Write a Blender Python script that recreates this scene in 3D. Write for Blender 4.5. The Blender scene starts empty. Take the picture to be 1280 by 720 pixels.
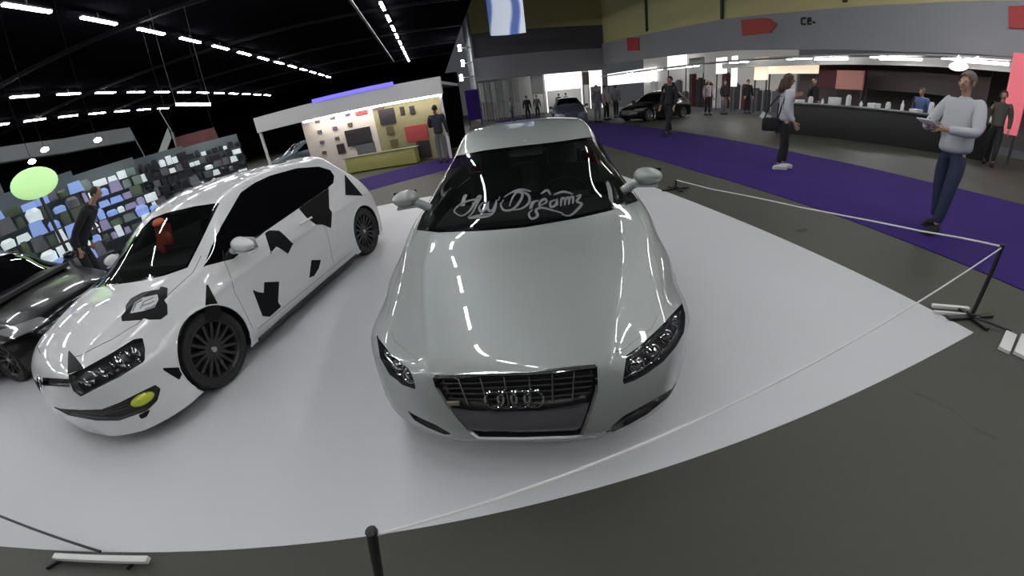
import bpy, bmesh, math, random
import numpy as np
from mathutils import Vector, Matrix
from mathutils.bvhtree import BVHTree
from mathutils.geometry import delaunay_2d_cdt
PI = math.pi
C = bpy.context.scene.collection
scene = bpy.context.scene

# ------------------------------------------------------------------ camera
# wide action-camera lens held above head height, tipped down and slightly rolled
cam_d = bpy.data.cameras.new('camera')
cam_d.type = 'PANO'
cam_d.panorama_type = 'FISHEYE_LENS_POLYNOMIAL'
cam_d.fisheye_fov = math.radians(190)
cam_d.sensor_width = 36.0
cam_d.sensor_height = 20.25
cam_d.sensor_fit = 'HORIZONTAL'
cam_d.fisheye_polynomial_k0 = 0.0
cam_d.fisheye_polynomial_k1 = -7.91109888e-02
cam_d.fisheye_polynomial_k2 = 4.67167646e-04
cam_d.fisheye_polynomial_k3 = 3.64050716e-05
cam_d.fisheye_polynomial_k4 = -8.41755677e-07
cam_d.clip_start = 0.02
cam_d.clip_end = 500
cam = bpy.data.objects.new('camera', cam_d)
C.objects.link(cam)
CAM = Vector((0, 0, 1.6187))
CR = Matrix(((0.9730697500796016, 0.19533211445335957, -0.12239536977844134),
             (-0.19915169617522757, 0.44501205411460426, -0.8730995782860226),
             (-0.11607697183572462, 0.8739620339327563, 0.4719284901905883)))
cam.matrix_world = Matrix.Translation(CAM) @ CR.to_4x4()
scene.camera = cam

# ------------------------------------------------------------------ world, exposure
w = bpy.data.worlds.new('hall_air')
scene.world = w
w.use_nodes = True
w.node_tree.nodes['Background'].inputs[0].default_value = (0.50, 0.52, 0.58, 1)
w.node_tree.nodes['Background'].inputs[1].default_value = 0.10
scene.view_settings.view_transform = 'Standard'
scene.view_settings.look = 'None'
scene.view_settings.exposure = 0.0
scene.view_settings.gamma = 1.0
scene.view_settings.use_curve_mapping = False
LAMP_W = 65.0        # emission of the fluorescent tubes

# ------------------------------------------------------------------ materials
def srgb(c):
    return tuple((x/12.92 if x <= 0.04045 else ((x+0.055)/1.055)**2.4) for x in c)
def rgb(r, g, b):
    return srgb((r/255, g/255, b/255))
MATS = {}
def mat(name, col, rough=0.5, metal=0.0, coat=0.0, coat_rough=0.03, emit=None, es=0.0, trans=0.0, alpha=1.0, spec=0.5,
        noise=0.0, nscale=8.0, bump=0.0, bscale=60.0, nrough=0.0, flake=0.0):
    if name in MATS: return MATS[name]
    m = bpy.data.materials.new(name); m.use_nodes = True
    nt = m.node_tree; b = nt.nodes['Principled BSDF']
    b.inputs['Base Color'].default_value = (*col, 1)
    b.inputs['Roughness'].default_value = rough
    b.inputs['Metallic'].default_value = metal
    b.inputs['Coat Weight'].default_value = coat
    b.inputs['Coat Roughness'].default_value = coat_rough
    b.inputs['Transmission Weight'].default_value = trans
    b.inputs['Alpha'].default_value = alpha
    b.inputs['Specular IOR Level'].default_value = spec
    if emit:
        b.inputs['Emission Color'].default_value = (*emit, 1); b.inputs['Emission Strength'].default_value = es
    tc = None
    if noise or bump or nrough or flake:
        tc = nt.nodes.new('ShaderNodeTexCoord')
        n = nt.nodes.new('ShaderNodeTexNoise'); n.inputs['Scale'].default_value = nscale
        n.inputs['Detail'].default_value = 6
        nt.links.new(tc.outputs['Object'], n.inputs['Vector'])
    if noise:
        mx = nt.nodes.new('ShaderNodeMix'); mx.data_type = 'RGBA'
        mx.inputs['A'].default_value = (*[c*(1-noise) for c in col], 1)
        mx.inputs['B'].default_value = (*[min(1, c*(1+noise)) for c in col], 1)
        nt.links.new(n.outputs['Fac'], mx.inputs['Factor']); nt.links.new(mx.outputs['Result'], b.inputs['Base Color'])
    if nrough:
        mr = nt.nodes.new('ShaderNodeMapRange'); mr.inputs['To Min'].default_value = rough-nrough; mr.inputs['To Max'].default_value = rough+nrough
        nt.links.new(n.outputs['Fac'], mr.inputs['Value']); nt.links.new(mr.outputs['Result'], b.inputs['Roughness'])
    if bump:
        n2 = nt.nodes.new('ShaderNodeTexNoise'); n2.inputs['Scale'].default_value = bscale
        nt.links.new(tc.outputs['Object'], n2.inputs['Vector'])
        bp = nt.nodes.new('ShaderNodeBump'); bp.inputs['Strength'].default_value = bump; bp.inputs['Distance'].default_value = 0.01
        nt.links.new(n2.outputs['Fac'], bp.inputs['Height']); nt.links.new(bp.outputs['Normal'], b.inputs['Normal'])
    MATS[name] = m
    return m

SILVER = mat('silver_paint', (0.36, 0.39, 0.375), 0.5, 0.35, coat=1.0, coat_rough=0.02)
WHITE = mat('white_paint', (0.72, 0.72, 0.73), 0.35, 0.0, coat=1.0, coat_rough=0.02)
BLACKP = mat('black_paint', (0.003, 0.003, 0.004), 0.3, 0.0, coat=0.5, coat_rough=0.02, spec=0.25)
BLUEP = mat('blue_grey_paint', (0.10, 0.11, 0.17), 0.3, 0.3, coat=1.0)
DECAL = mat('black_vinyl', (0.006, 0.006, 0.007), 0.5, spec=0.15)
GLASS = mat('tinted_glass', (0.008, 0.009, 0.009), 0.02, 0, alpha=0.52, spec=0.6)
GLASSD = mat('dark_tinted_glass', (0.004, 0.004, 0.005), 0.03, 0, alpha=0.97, spec=0.6)
FRIT = mat('black_frit', (0.004, 0.004, 0.005), 0.08)
RUBBER = mat('rubber', (0.012, 0.012, 0.012), 0.7)
DPLAST = mat('dark_plastic', (0.02, 0.02, 0.021), 0.45)
GREYMESH = mat('grille_mesh_grey', (0.085, 0.083, 0.093), 0.5, bump=0.4, bscale=400)
CHROME = mat('chrome', (0.85, 0.86, 0.88), 0.08, 1.0)
SATIN = mat('satin_alloy', (0.45, 0.46, 0.47), 0.3, 1.0)
GAP = mat('shut_gap', (0.01, 0.01, 0.01), 0.8)
CABIN = mat('cabin_fabric', (0.02, 0.02, 0.022), 0.8)
CABING = mat('cabin_grey', (0.6, 0.6, 0.62), 0.5)

# ------------------------------------------------------------------ mesh helpers
class MB:
    def __init__(s): s.v = []; s.f = []
    def add(s, vs, fs):
        o = len(s.v); s.v += [tuple(v) for v in vs]; s.f += [tuple(i+o for i in f) for f in fs]; return s
    def box(s, c, d, rot=None, bev=0.0):
        x, y, z = [k/2 for k in d]
        if bev > 0:
            b = min(bev, x*0.9, y*0.9, z*0.9); bm = bmesh.new(); bmesh.ops.create_cube(bm, size=1)
            bmesh.ops.scale(bm, vec=Vector(d), verts=bm.verts)
            bmesh.ops.bevel(bm, geom=list(bm.edges), offset=b, segments=2, affect='EDGES', profile=0.6)
            vs = [v.co.copy() for v in bm.verts]; bm.verts.index_update(); fs = [[v.index for v in f.verts] for f in bm.faces]; bm.free()
        else:
            vs = [Vector((sx*x, sy*y, sz*z)) for sx in (-1, 1) for sy in (-1, 1) for sz in (-1, 1)]
            fs = [(0, 1, 3, 2), (4, 6, 7, 5), (0, 4, 5, 1), (2, 3, 7, 6), (0, 2, 6, 4), (1, 5, 7, 3)]
        if rot is not None:
            if not isinstance(rot, Matrix): rot = Matrix.Rotation(rot, 3, 'Z')
            vs = [rot @ v for v in vs]
        return s.add([v+Vector(c) for v in vs], fs)
    def tube(s, pts, r, n=8, closed=False, cap=True):
        pts = [Vector(p) for p in pts]; N = len(pts)
        rs = r if isinstance(r, (list, tuple)) else [r]*N
        vs = []; up = None
        for i, p in enumerate(pts):
            if closed: t = pts[(i+1) % N]-pts[i-1]
            else: t = pts[min(i+1, N-1)]-pts[max(i-1, 0)]
            t.normalize()
            if up is None:
                up = Vector((0, 0, 1)) if abs(t.z) < 0.9 else Vector((1, 0, 0))
            a = t.cross(up)
            if a.length < 1e-6: a = t.orthogonal()
            a.normalize(); b = a.cross(t); b.normalize(); up = b
            for k in range(n):
                th = 2*PI*k/n; vs.append(p+a*math.cos(th)*rs[i]+b*math.sin(th)*rs[i])
        fs = []
        for i in range(N if closed else N-1):
            j = (i+1) % N
            for k in range(n):
                fs.append((i*n+k, i*n+(k+1) % n, j*n+(k+1) % n, j*n+k))
        if cap and not closed:
            fs.append(tuple(range(n))[::-1]); fs.append(tuple((N-1)*n+k for k in range(n)))
        return s.add(vs, fs)
    def lathe(s, prof, c=(0, 0, 0), axis='Z', n=32, arc=2*PI):
        vs = []; full = abs(arc-2*PI) < 1e-6; m = n if full else n+1
        for k in range(m):
            th = arc*k/n
            for (r, h) in prof:
                if axis == 'Z': p = (r*math.cos(th), r*math.sin(th), h)
                elif axis == 'Y': p = (r*math.cos(th), h, r*math.sin(th))
                else: p = (h, r*math.cos(th), r*math.sin(th))
                vs.append(Vector(p)+Vector(c))
        P = len(prof); fs = []
        for k in range(n):
            k2 = (k+1) % m
            for i in range(P-1):
                fs.append((k*P+i, k2*P+i, k2*P+i+1, k*P+i+1))
        return s.add(vs, fs)
    def prism(s, poly, h0, h1, M=None):
        n = len(poly); vs = [Vector((p[0], p[1], h0)) for p in poly]+[Vector((p[0], p[1], h1)) for p in poly]
        fs = [tuple(range(n))[::-1], tuple(range(n, 2*n))]+[(i, (i+1) % n, n+(i+1) % n, n+i) for i in range(n)]
        if M is not None: vs = [M @ v for v in vs]
        return s.add(vs, fs)
    def ell(s, c, r, n=12, m=8, rot=None):
        vs = []; fs = []
        for i in range(m+1):
            ph = -PI/2+PI*i/m
            for k in range(n):
                th = 2*PI*k/n
                v = Vector((r[0]*math.cos(ph)*math.cos(th), r[1]*math.cos(ph)*math.sin(th), r[2]*math.sin(ph)))
                if rot is not None: v = rot @ v
                vs.append(v+Vector(c))
        for i in range(m):
            for k in range(n): fs.append((i*n+k, i*n+(k+1) % n, (i+1)*n+(k+1) % n, (i+1)*n+k))
        return s.add(vs, fs)
    def build(s, name, m, parent=None, smooth=True, angle=40, props=None):
        me = bpy.data.meshes.new(name); me.from_pydata([tuple(v) for v in s.v], [], s.f); me.validate(); me.update()
        return link(name, me, m, parent, smooth, angle, props)

def link(name, me, m, parent=None, smooth=True, angle=40, props=None):
    bm = bmesh.new(); bm.from_mesh(me); bmesh.ops.remove_doubles(bm, verts=bm.verts, dist=1e-5)
    bmesh.ops.dissolve_degenerate(bm, dist=1e-6, edges=bm.edges); bmesh.ops.recalc_face_normals(bm, faces=bm.faces)
    for f in bm.faces: f.smooth = smooth
    if smooth:
        for e in bm.edges:
            if len(e.link_faces) == 2 and e.calc_face_angle(0) > math.radians(angle): e.smooth = False
    bm.to_mesh(me); bm.free()
    for mm in (m if isinstance(m, (list, tuple)) else [m]): me.materials.append(mm)
    o = bpy.data.objects.new(name, me); C.objects.link(o)
    if parent is not None: o.parent = parent
    if props:
        for k, v in props.items(): o[k] = v
    return o

def thing(name, label, cat, loc=(0, 0, 0), rz=0, group=None):
    o = bpy.data.objects.new(name, None); C.objects.link(o); o.empty_display_size = 0.1
    o.location = loc; o.rotation_euler = (0, 0, rz); o['label'] = label; o['category'] = cat
    if group: o['group'] = group
    return o
def tag(o, label, cat, group=None, kind=None):
    o['label'] = label; o['category'] = cat
    if group: o['group'] = group
    if kind: o['kind'] = kind
    return o
def struct(o, label=None):
    o['kind'] = 'structure'
    if label: o['label'] = label
    return o
def copy_tree(o, parent=None, label=None):
    c = o.copy(); C.objects.link(c)
    if parent is not None: c.parent = parent
    if label: c['label'] = label
    for ch in [x for x in o.children]: copy_tree(ch, c)
    return c

# ------------------------------------------------------------------ car body surfaces
def spline_fit(t, Y, tq):
    """natural cubic spline through Y (n, k) at t, evaluated at tq"""
    n = len(t); h = np.diff(t); A = np.zeros((n, n)); B = np.zeros((n, Y.shape[1]))
    A[0, 0] = A[-1, -1] = 1
    for i in range(1, n-1):
        A[i, i-1] = h[i-1]; A[i, i] = 2*(h[i-1]+h[i]); A[i, i+1] = h[i]
        B[i] = 6*((Y[i+1]-Y[i])/h[i]-(Y[i]-Y[i-1])/h[i-1])
    Mm = np.linalg.solve(A, B)
    k = np.clip(np.searchsorted(t, tq)-1, 0, n-2); a = (tq-t[k])[:, None]; hh = h[k][:, None]; b = hh-a
    return (Mm[k]*b**3+Mm[k+1]*a**3)/(6*hh)+(Y[k]/hh-Mm[k]*hh/6)*b+(Y[k+1]/hh-Mm[k+1]*hh/6)*a

def surf(rows, res=0.03, sub_u=None, sub_v=None, far=1.0):
    """rows: list of half sections centre -> sill; returns dense full-width grid (nu, nv, 3)"""
    G = np.array(rows, float)                      # nu, m, 3
    L = G[:, 1:][:, ::-1].copy(); L[..., 1] *= -far
    G = np.concatenate([L, G], 1)                  # nu, 2m-1, 3
    def par(G, ax):
        d = np.linalg.norm(np.diff(G, axis=ax), axis=2); d = np.sqrt(d) if False else d
        m = d.mean(1-ax) if ax == 0 else d.mean(0)
        return np.concatenate([[0], np.cumsum(m)])
    u = par(G, 0); v = par(G, 1)
    nu = int(u[-1]/res) if sub_u is None else sub_u; nv = int(v[-1]/res) if sub_v is None else sub_v
    nv += nv % 2
    uq = np.linspace(0, u[-1], nu+1); vq = np.linspace(0, v[-1], nv+1)
    n0, n1 = G.shape[:2]
    A = spline_fit(u, G.reshape(n0, -1), uq).reshape(nu+1, n1, 3)
    B = spline_fit(v, A.transpose(1, 0, 2).reshape(n1, -1), vq).reshape(nv+1, nu+1, 3).transpose(1, 0, 2)
    return B

AUDI_ROWS = [
 [(-0.16,0,0.16),(-0.165,0.22,0.16),(-0.19,0.42,0.16),(-0.25,0.56,0.155),(-0.34,0.66,0.15),(-0.44,0.74,0.14),(-0.52,0.79,0.13),(-0.57,0.83,0.13),(-0.6,0.85,0.13)],
 [(-0.055,0,0.255),(-0.063,0.22,0.255),(-0.09,0.42,0.255),(-0.155,0.57,0.26),(-0.265,0.70,0.265),(-0.40,0.79,0.26),(-0.51,0.84,0.24),(-0.6,0.86,0.21),(-0.66,0.868,0.14)],
 [(-0.045,0,0.42),(-0.053,0.22,0.42),(-0.08,0.42,0.42),(-0.145,0.57,0.43),(-0.26,0.71,0.44),(-0.44,0.81,0.43),(-0.6,0.87,0.37),(-0.7,0.888,0.27),(-0.76,0.88,0.14)],
 [(-0.1,0,0.6),(-0.108,0.223,0.6),(-0.145,0.426,0.595),(-0.215,0.589,0.585),(-0.34,0.731,0.575),(-0.54,0.848,0.55),(-0.72,0.893,0.46),(-0.83,0.901,0.3),(-0.9,0.89,0.13)],
 [(-0.2,0,0.675),(-0.21,0.224,0.675),(-0.26,0.428,0.665),(-0.35,0.592,0.65),(-0.49,0.734,0.635),(-0.7,0.841,0.6),(-0.86,0.9,0.51),(-0.96,0.907,0.32),(-1.02,0.895,0.13)],
 [(-0.45,0,0.76),(-0.46,0.248,0.758),(-0.5,0.466,0.74),(-0.58,0.621,0.72),(-0.7,0.756,0.69),(-0.86,0.854,0.64),(-1,0.915,0.53),(-1.1,0.921,0.33),(-1.16,0.908,0.13)],
 [(-0.8,0,0.835),(-0.81,0.272,0.832),(-0.84,0.502,0.815),(-0.88,0.658,0.79),(-0.95,0.789,0.745),(-1.05,0.878,0.675),(-1.17,0.925,0.55),(-1.27,0.93,0.34),(-1.34,0.916,0.13)],
 [(-1.07,0,0.885),(-1.08,0.293,0.882),(-1.12,0.522,0.87),(-1.18,0.7,0.855),(-1.22,0.826,0.795),(-1.3,0.888,0.695),(-1.38,0.925,0.56),(-1.46,0.93,0.34),(-1.52,0.916,0.13)],
 [(-1.32,0,1.035),(-1.34,0.281,1.03),(-1.42,0.499,1.005),(-1.5,0.64,0.975),(-1.48,0.832,0.855),(-1.52,0.894,0.72),(-1.58,0.921,0.57),(-1.66,0.926,0.34),(-1.72,0.912,0.13)],
 [(-1.6,0,1.21),(-1.62,0.27,1.205),(-1.68,0.468,1.185),(-1.75,0.593,1.138),(-1.73,0.827,0.87),(-1.76,0.9,0.73),(-1.82,0.921,0.57),(-1.88,0.926,0.34),(-1.94,0.912,0.13)],
 [(-1.88,0,1.325),(-1.9,0.26,1.32),(-1.95,0.447,1.3),(-2.03,0.562,1.247),(-2.05,0.822,0.88),(-2.06,0.9,0.735),(-2.1,0.921,0.57),(-2.15,0.926,0.34),(-2.2,0.912,0.13)],
 [(-2.3,0,1.405),(-2.31,0.27,1.4),(-2.34,0.468,1.38),(-2.38,0.577,1.313),(-2.4,0.822,0.89),(-2.42,0.901,0.74),(-2.45,0.921,0.57),(-2.48,0.926,0.34),(-2.52,0.912,0.13)],
 [(-2.8,0,1.415),(-2.8,0.268,1.41),(-2.8,0.458,1.39),(-2.8,0.567,1.327),(-2.82,0.809,0.9),(-2.85,0.891,0.75),(-2.87,0.913,0.57),(-2.9,0.917,0.34),(-2.92,0.903,0.13)],
 [(-3.3,0,1.38),(-3.3,0.255,1.375),(-3.28,0.439,1.355),(-3.26,0.541,1.291),(-3.28,0.791,0.91),(-3.3,0.877,0.755),(-3.33,0.906,0.58),(-3.36,0.908,0.34),(-3.36,0.895,0.13)],
 [(-3.68,0,1.3),(-3.67,0.25,1.295),(-3.63,0.41,1.27),(-3.56,0.5,1.222),(-3.6,0.755,0.91),(-3.62,0.85,0.76),(-3.65,0.885,0.59),(-3.68,0.89,0.34),(-3.68,0.875,0.13)],
 [(-3.88,0,1.12),(-3.87,0.27,1.115),(-3.83,0.45,1.1),(-3.76,0.55,1.075),(-3.78,0.74,0.905),(-3.8,0.83,0.77),(-3.84,0.875,0.59),(-3.86,0.885,0.34),(-3.86,0.87,0.14)],
 [(-4.02,0,0.93),(-4.01,0.28,0.925),(-3.98,0.48,0.915),(-3.93,0.62,0.9),(-3.91,0.72,0.86),(-3.93,0.81,0.76),(-3.95,0.86,0.58),(-3.96,0.872,0.34),(-3.95,0.86,0.15)],
 [(-4.1,0,0.78),(-4.09,0.28,0.78),(-4.06,0.5,0.77),(-4.01,0.65,0.75),(-3.98,0.75,0.72),(-3.97,0.81,0.66),(-3.98,0.845,0.54),(-3.99,0.86,0.34),(-3.98,0.85,0.15)],
 [(-4.19,0,0.52),(-4.18,0.28,0.52),(-4.15,0.5,0.52),(-4.1,0.65,0.51),(-4.05,0.75,0.5),(-4.02,0.8,0.47),(-4.01,0.83,0.4),(-4.01,0.845,0.28),(-4,0.84,0.15)],
 [(-4.14,0,0.2),(-4.13,0.28,0.2),(-4.11,0.5,0.2),(-4.07,0.65,0.19),(-4.04,0.74,0.18),(-4.03,0.79,0.17),(-4.02,0.815,0.16),(-4.01,0.83,0.155),(-4,0.83,0.15)],
]
POLO_ROWS = [
 [(0,0,0.12),(-0.015,0.235,0.12),(-0.044,0.449,0.12),(-0.109,0.61,0.12),(-0.193,0.728,0.12),(-0.285,0.802,0.12),(-0.366,0.845,0.12),(-0.427,0.867,0.12),(-0.467,0.877,0.12)],
 [(0.03,0,0.24),(0.015,0.235,0.24),(-0.019,0.449,0.24),(-0.089,0.621,0.24),(-0.193,0.744,0.25),(-0.336,0.84,0.24),(-0.457,0.877,0.2),(-0.518,0.888,0.17),(-0.558,0.883,0.12)],
 [(0.02,0,0.42),(0.005,0.235,0.42),(-0.029,0.449,0.42),(-0.094,0.621,0.43),(-0.203,0.749,0.44),(-0.377,0.851,0.42),(-0.558,0.891,0.35),(-0.658,0.899,0.25),(-0.718,0.888,0.12)],
 [(-0.01,0,0.58),(-0.027,0.235,0.58),(-0.069,0.449,0.585),(-0.144,0.621,0.59),(-0.264,0.754,0.59),(-0.477,0.856,0.56),(-0.678,0.896,0.46),(-0.798,0.902,0.3),(-0.858,0.888,0.12)],
 [(-0.1,0,0.68),(-0.117,0.235,0.685),(-0.169,0.449,0.69),(-0.259,0.61,0.695),(-0.403,0.738,0.68),(-0.616,0.84,0.63),(-0.818,0.897,0.52),(-0.918,0.902,0.32),(-0.978,0.888,0.12)],
 [(-0.345,0,0.785),(-0.359,0.257,0.785),(-0.402,0.471,0.78),(-0.485,0.631,0.765),(-0.607,0.754,0.735),(-0.778,0.851,0.67),(-0.959,0.899,0.54),(-1.059,0.902,0.33),(-1.119,0.888,0.12)],
 [(-0.645,0,0.86),(-0.659,0.268,0.858),(-0.693,0.503,0.848),(-0.755,0.669,0.83),(-0.837,0.781,0.785),(-0.958,0.861,0.7),(-1.099,0.899,0.56),(-1.199,0.902,0.34),(-1.259,0.888,0.12)],
 [(-0.93,0,0.91),(-0.94,0.289,0.908),(-0.99,0.524,0.898),(-1.07,0.696,0.885),(-1.1,0.808,0.84),(-1.19,0.872,0.73),(-1.28,0.899,0.57),(-1.36,0.902,0.34),(-1.42,0.888,0.12)],
 [(-1.2,0,1.08),(-1.22,0.289,1.075),(-1.28,0.514,1.05),(-1.37,0.647,1.03),(-1.35,0.824,0.885),(-1.4,0.883,0.75),(-1.46,0.901,0.58),(-1.53,0.902,0.34),(-1.58,0.888,0.12)],
 [(-1.46,0,1.24),(-1.48,0.278,1.235),(-1.54,0.482,1.215),(-1.63,0.599,1.175),(-1.61,0.824,0.9),(-1.64,0.885,0.76),(-1.68,0.901,0.58),(-1.73,0.902,0.34),(-1.78,0.888,0.12)],
 [(-1.73,0,1.345),(-1.75,0.268,1.34),(-1.81,0.46,1.32),(-1.9,0.572,1.275),(-1.92,0.822,0.91),(-1.94,0.886,0.765),(-1.96,0.901,0.58),(-2,0.902,0.34),(-2.03,0.888,0.12)],
 [(-2.15,0,1.395),(-2.16,0.278,1.39),(-2.18,0.471,1.37),(-2.22,0.583,1.315),(-2.24,0.82,0.92),(-2.26,0.886,0.77),(-2.28,0.901,0.58),(-2.3,0.902,0.34),(-2.32,0.888,0.12)],
 [(-2.65,0,1.4),(-2.65,0.278,1.395),(-2.65,0.471,1.375),(-2.65,0.583,1.32),(-2.67,0.815,0.93),(-2.68,0.886,0.78),(-2.7,0.901,0.59),(-2.72,0.902,0.34),(-2.73,0.888,0.12)],
 [(-3.15,0,1.37),(-3.15,0.268,1.365),(-3.14,0.46,1.345),(-3.12,0.567,1.29),(-3.14,0.808,0.945),(-3.16,0.883,0.79),(-3.18,0.902,0.6),(-3.2,0.904,0.34),(-3.2,0.888,0.12)],
 [(-3.56,0,1.31),(-3.55,0.268,1.305),(-3.51,0.439,1.285),(-3.45,0.54,1.235),(-3.46,0.792,0.955),(-3.47,0.872,0.8),(-3.5,0.899,0.61),(-3.52,0.904,0.34),(-3.52,0.886,0.12)],
 [(-3.74,0,1.14),(-3.73,0.289,1.135),(-3.69,0.471,1.12),(-3.62,0.589,1.1),(-3.62,0.77,0.945),(-3.63,0.856,0.8),(-3.66,0.888,0.61),(-3.68,0.897,0.34),(-3.68,0.877,0.13)],
 [(-3.86,0,0.96),(-3.85,0.3,0.955),(-3.82,0.503,0.945),(-3.76,0.642,0.93),(-3.74,0.749,0.88),(-3.75,0.829,0.77),(-3.77,0.867,0.6),(-3.78,0.877,0.34),(-3.77,0.867,0.14)],
 [(-3.92,0,0.76),(-3.91,0.3,0.76),(-3.88,0.514,0.75),(-3.83,0.663,0.74),(-3.8,0.76,0.71),(-3.8,0.824,0.65),(-3.81,0.856,0.54),(-3.81,0.867,0.34),(-3.8,0.856,0.14)],
 [(-3.97,0,0.48),(-3.96,0.3,0.48),(-3.93,0.514,0.48),(-3.88,0.663,0.47),(-3.84,0.76,0.46),(-3.82,0.813,0.43),(-3.82,0.84,0.37),(-3.82,0.851,0.27),(-3.81,0.845,0.14)],
 [(-3.91,0,0.18),(-3.9,0.3,0.18),(-3.88,0.514,0.18),(-3.85,0.653,0.17),(-3.83,0.738,0.16),(-3.82,0.792,0.155),(-3.82,0.819,0.15),(-3.82,0.835,0.145),(-3.81,0.835,0.14)],
]

# ------------------------------------------------------------------ camera ray helpers (pixel of the 1280x720 frame -> direction / point)
LK = (7.91109888e-02, -4.67167646e-04, -3.64050716e-05, 8.41755677e-07)
def pray(px, py):
    x = (px-640)*36/1280; y = (360-py)*36/1280; r = math.hypot(x, y); th = sum(k*r**(i+1) for i, k in enumerate(LK))
    return CR @ Vector((math.sin(th)*x/r, math.sin(th)*y/r, -math.cos(th)))
def pproj(P):
    d = (np.asarray(P)-np.array(CAM)) @ np.array(CR); rho = np.hypot(d[..., 0], d[..., 1])+1e-9; th = np.arctan2(rho, -d[..., 2])
    r = 456.897*th*(1+.166535*th*th)
    return np.stack([640+r*d[..., 0]/rho, 360-r*d[..., 1]/rho], -1)
def at(px, py, z=0.0):
    d = pray(px, py); return CAM+d*((z-CAM.z)/d.z)
def onx(px, py, X):
    d = pray(px, py); return CAM+d*(X/d.x)
def ony(px, py, Y):
    d = pray(px, py); return CAM+d*(Y/d.y)

def inpoly(Q, poly):
    x, y = Q[..., 0], Q[..., 1]; r = np.zeros(x.shape, bool); n = len(poly)
    for i in range(n):
        x0, y0 = poly[i]; x1, y1 = poly[(i+1) % n]
        if y0 == y1: continue
        c = ((y0 > y) != (y1 > y)) & (x < (x1-x0)*(y-y0)/(y1-y0)+x0)
        r ^= c
    return r
def rounded(poly, k=2):
    """corner cutting (Chaikin) that keeps the outline close"""
    p = [Vector(q) for q in poly]
    for _ in range(k):
        o = []
        for i in range(len(p)):
            a, b = p[i], p[(i+1) % len(p)]
            o += [a*0.85+b*0.15, a*0.15+b*0.85]
        p = o
    return [tuple(q) for q in p]
def mirror(poly): return [(a, b) for a, b in poly]

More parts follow.
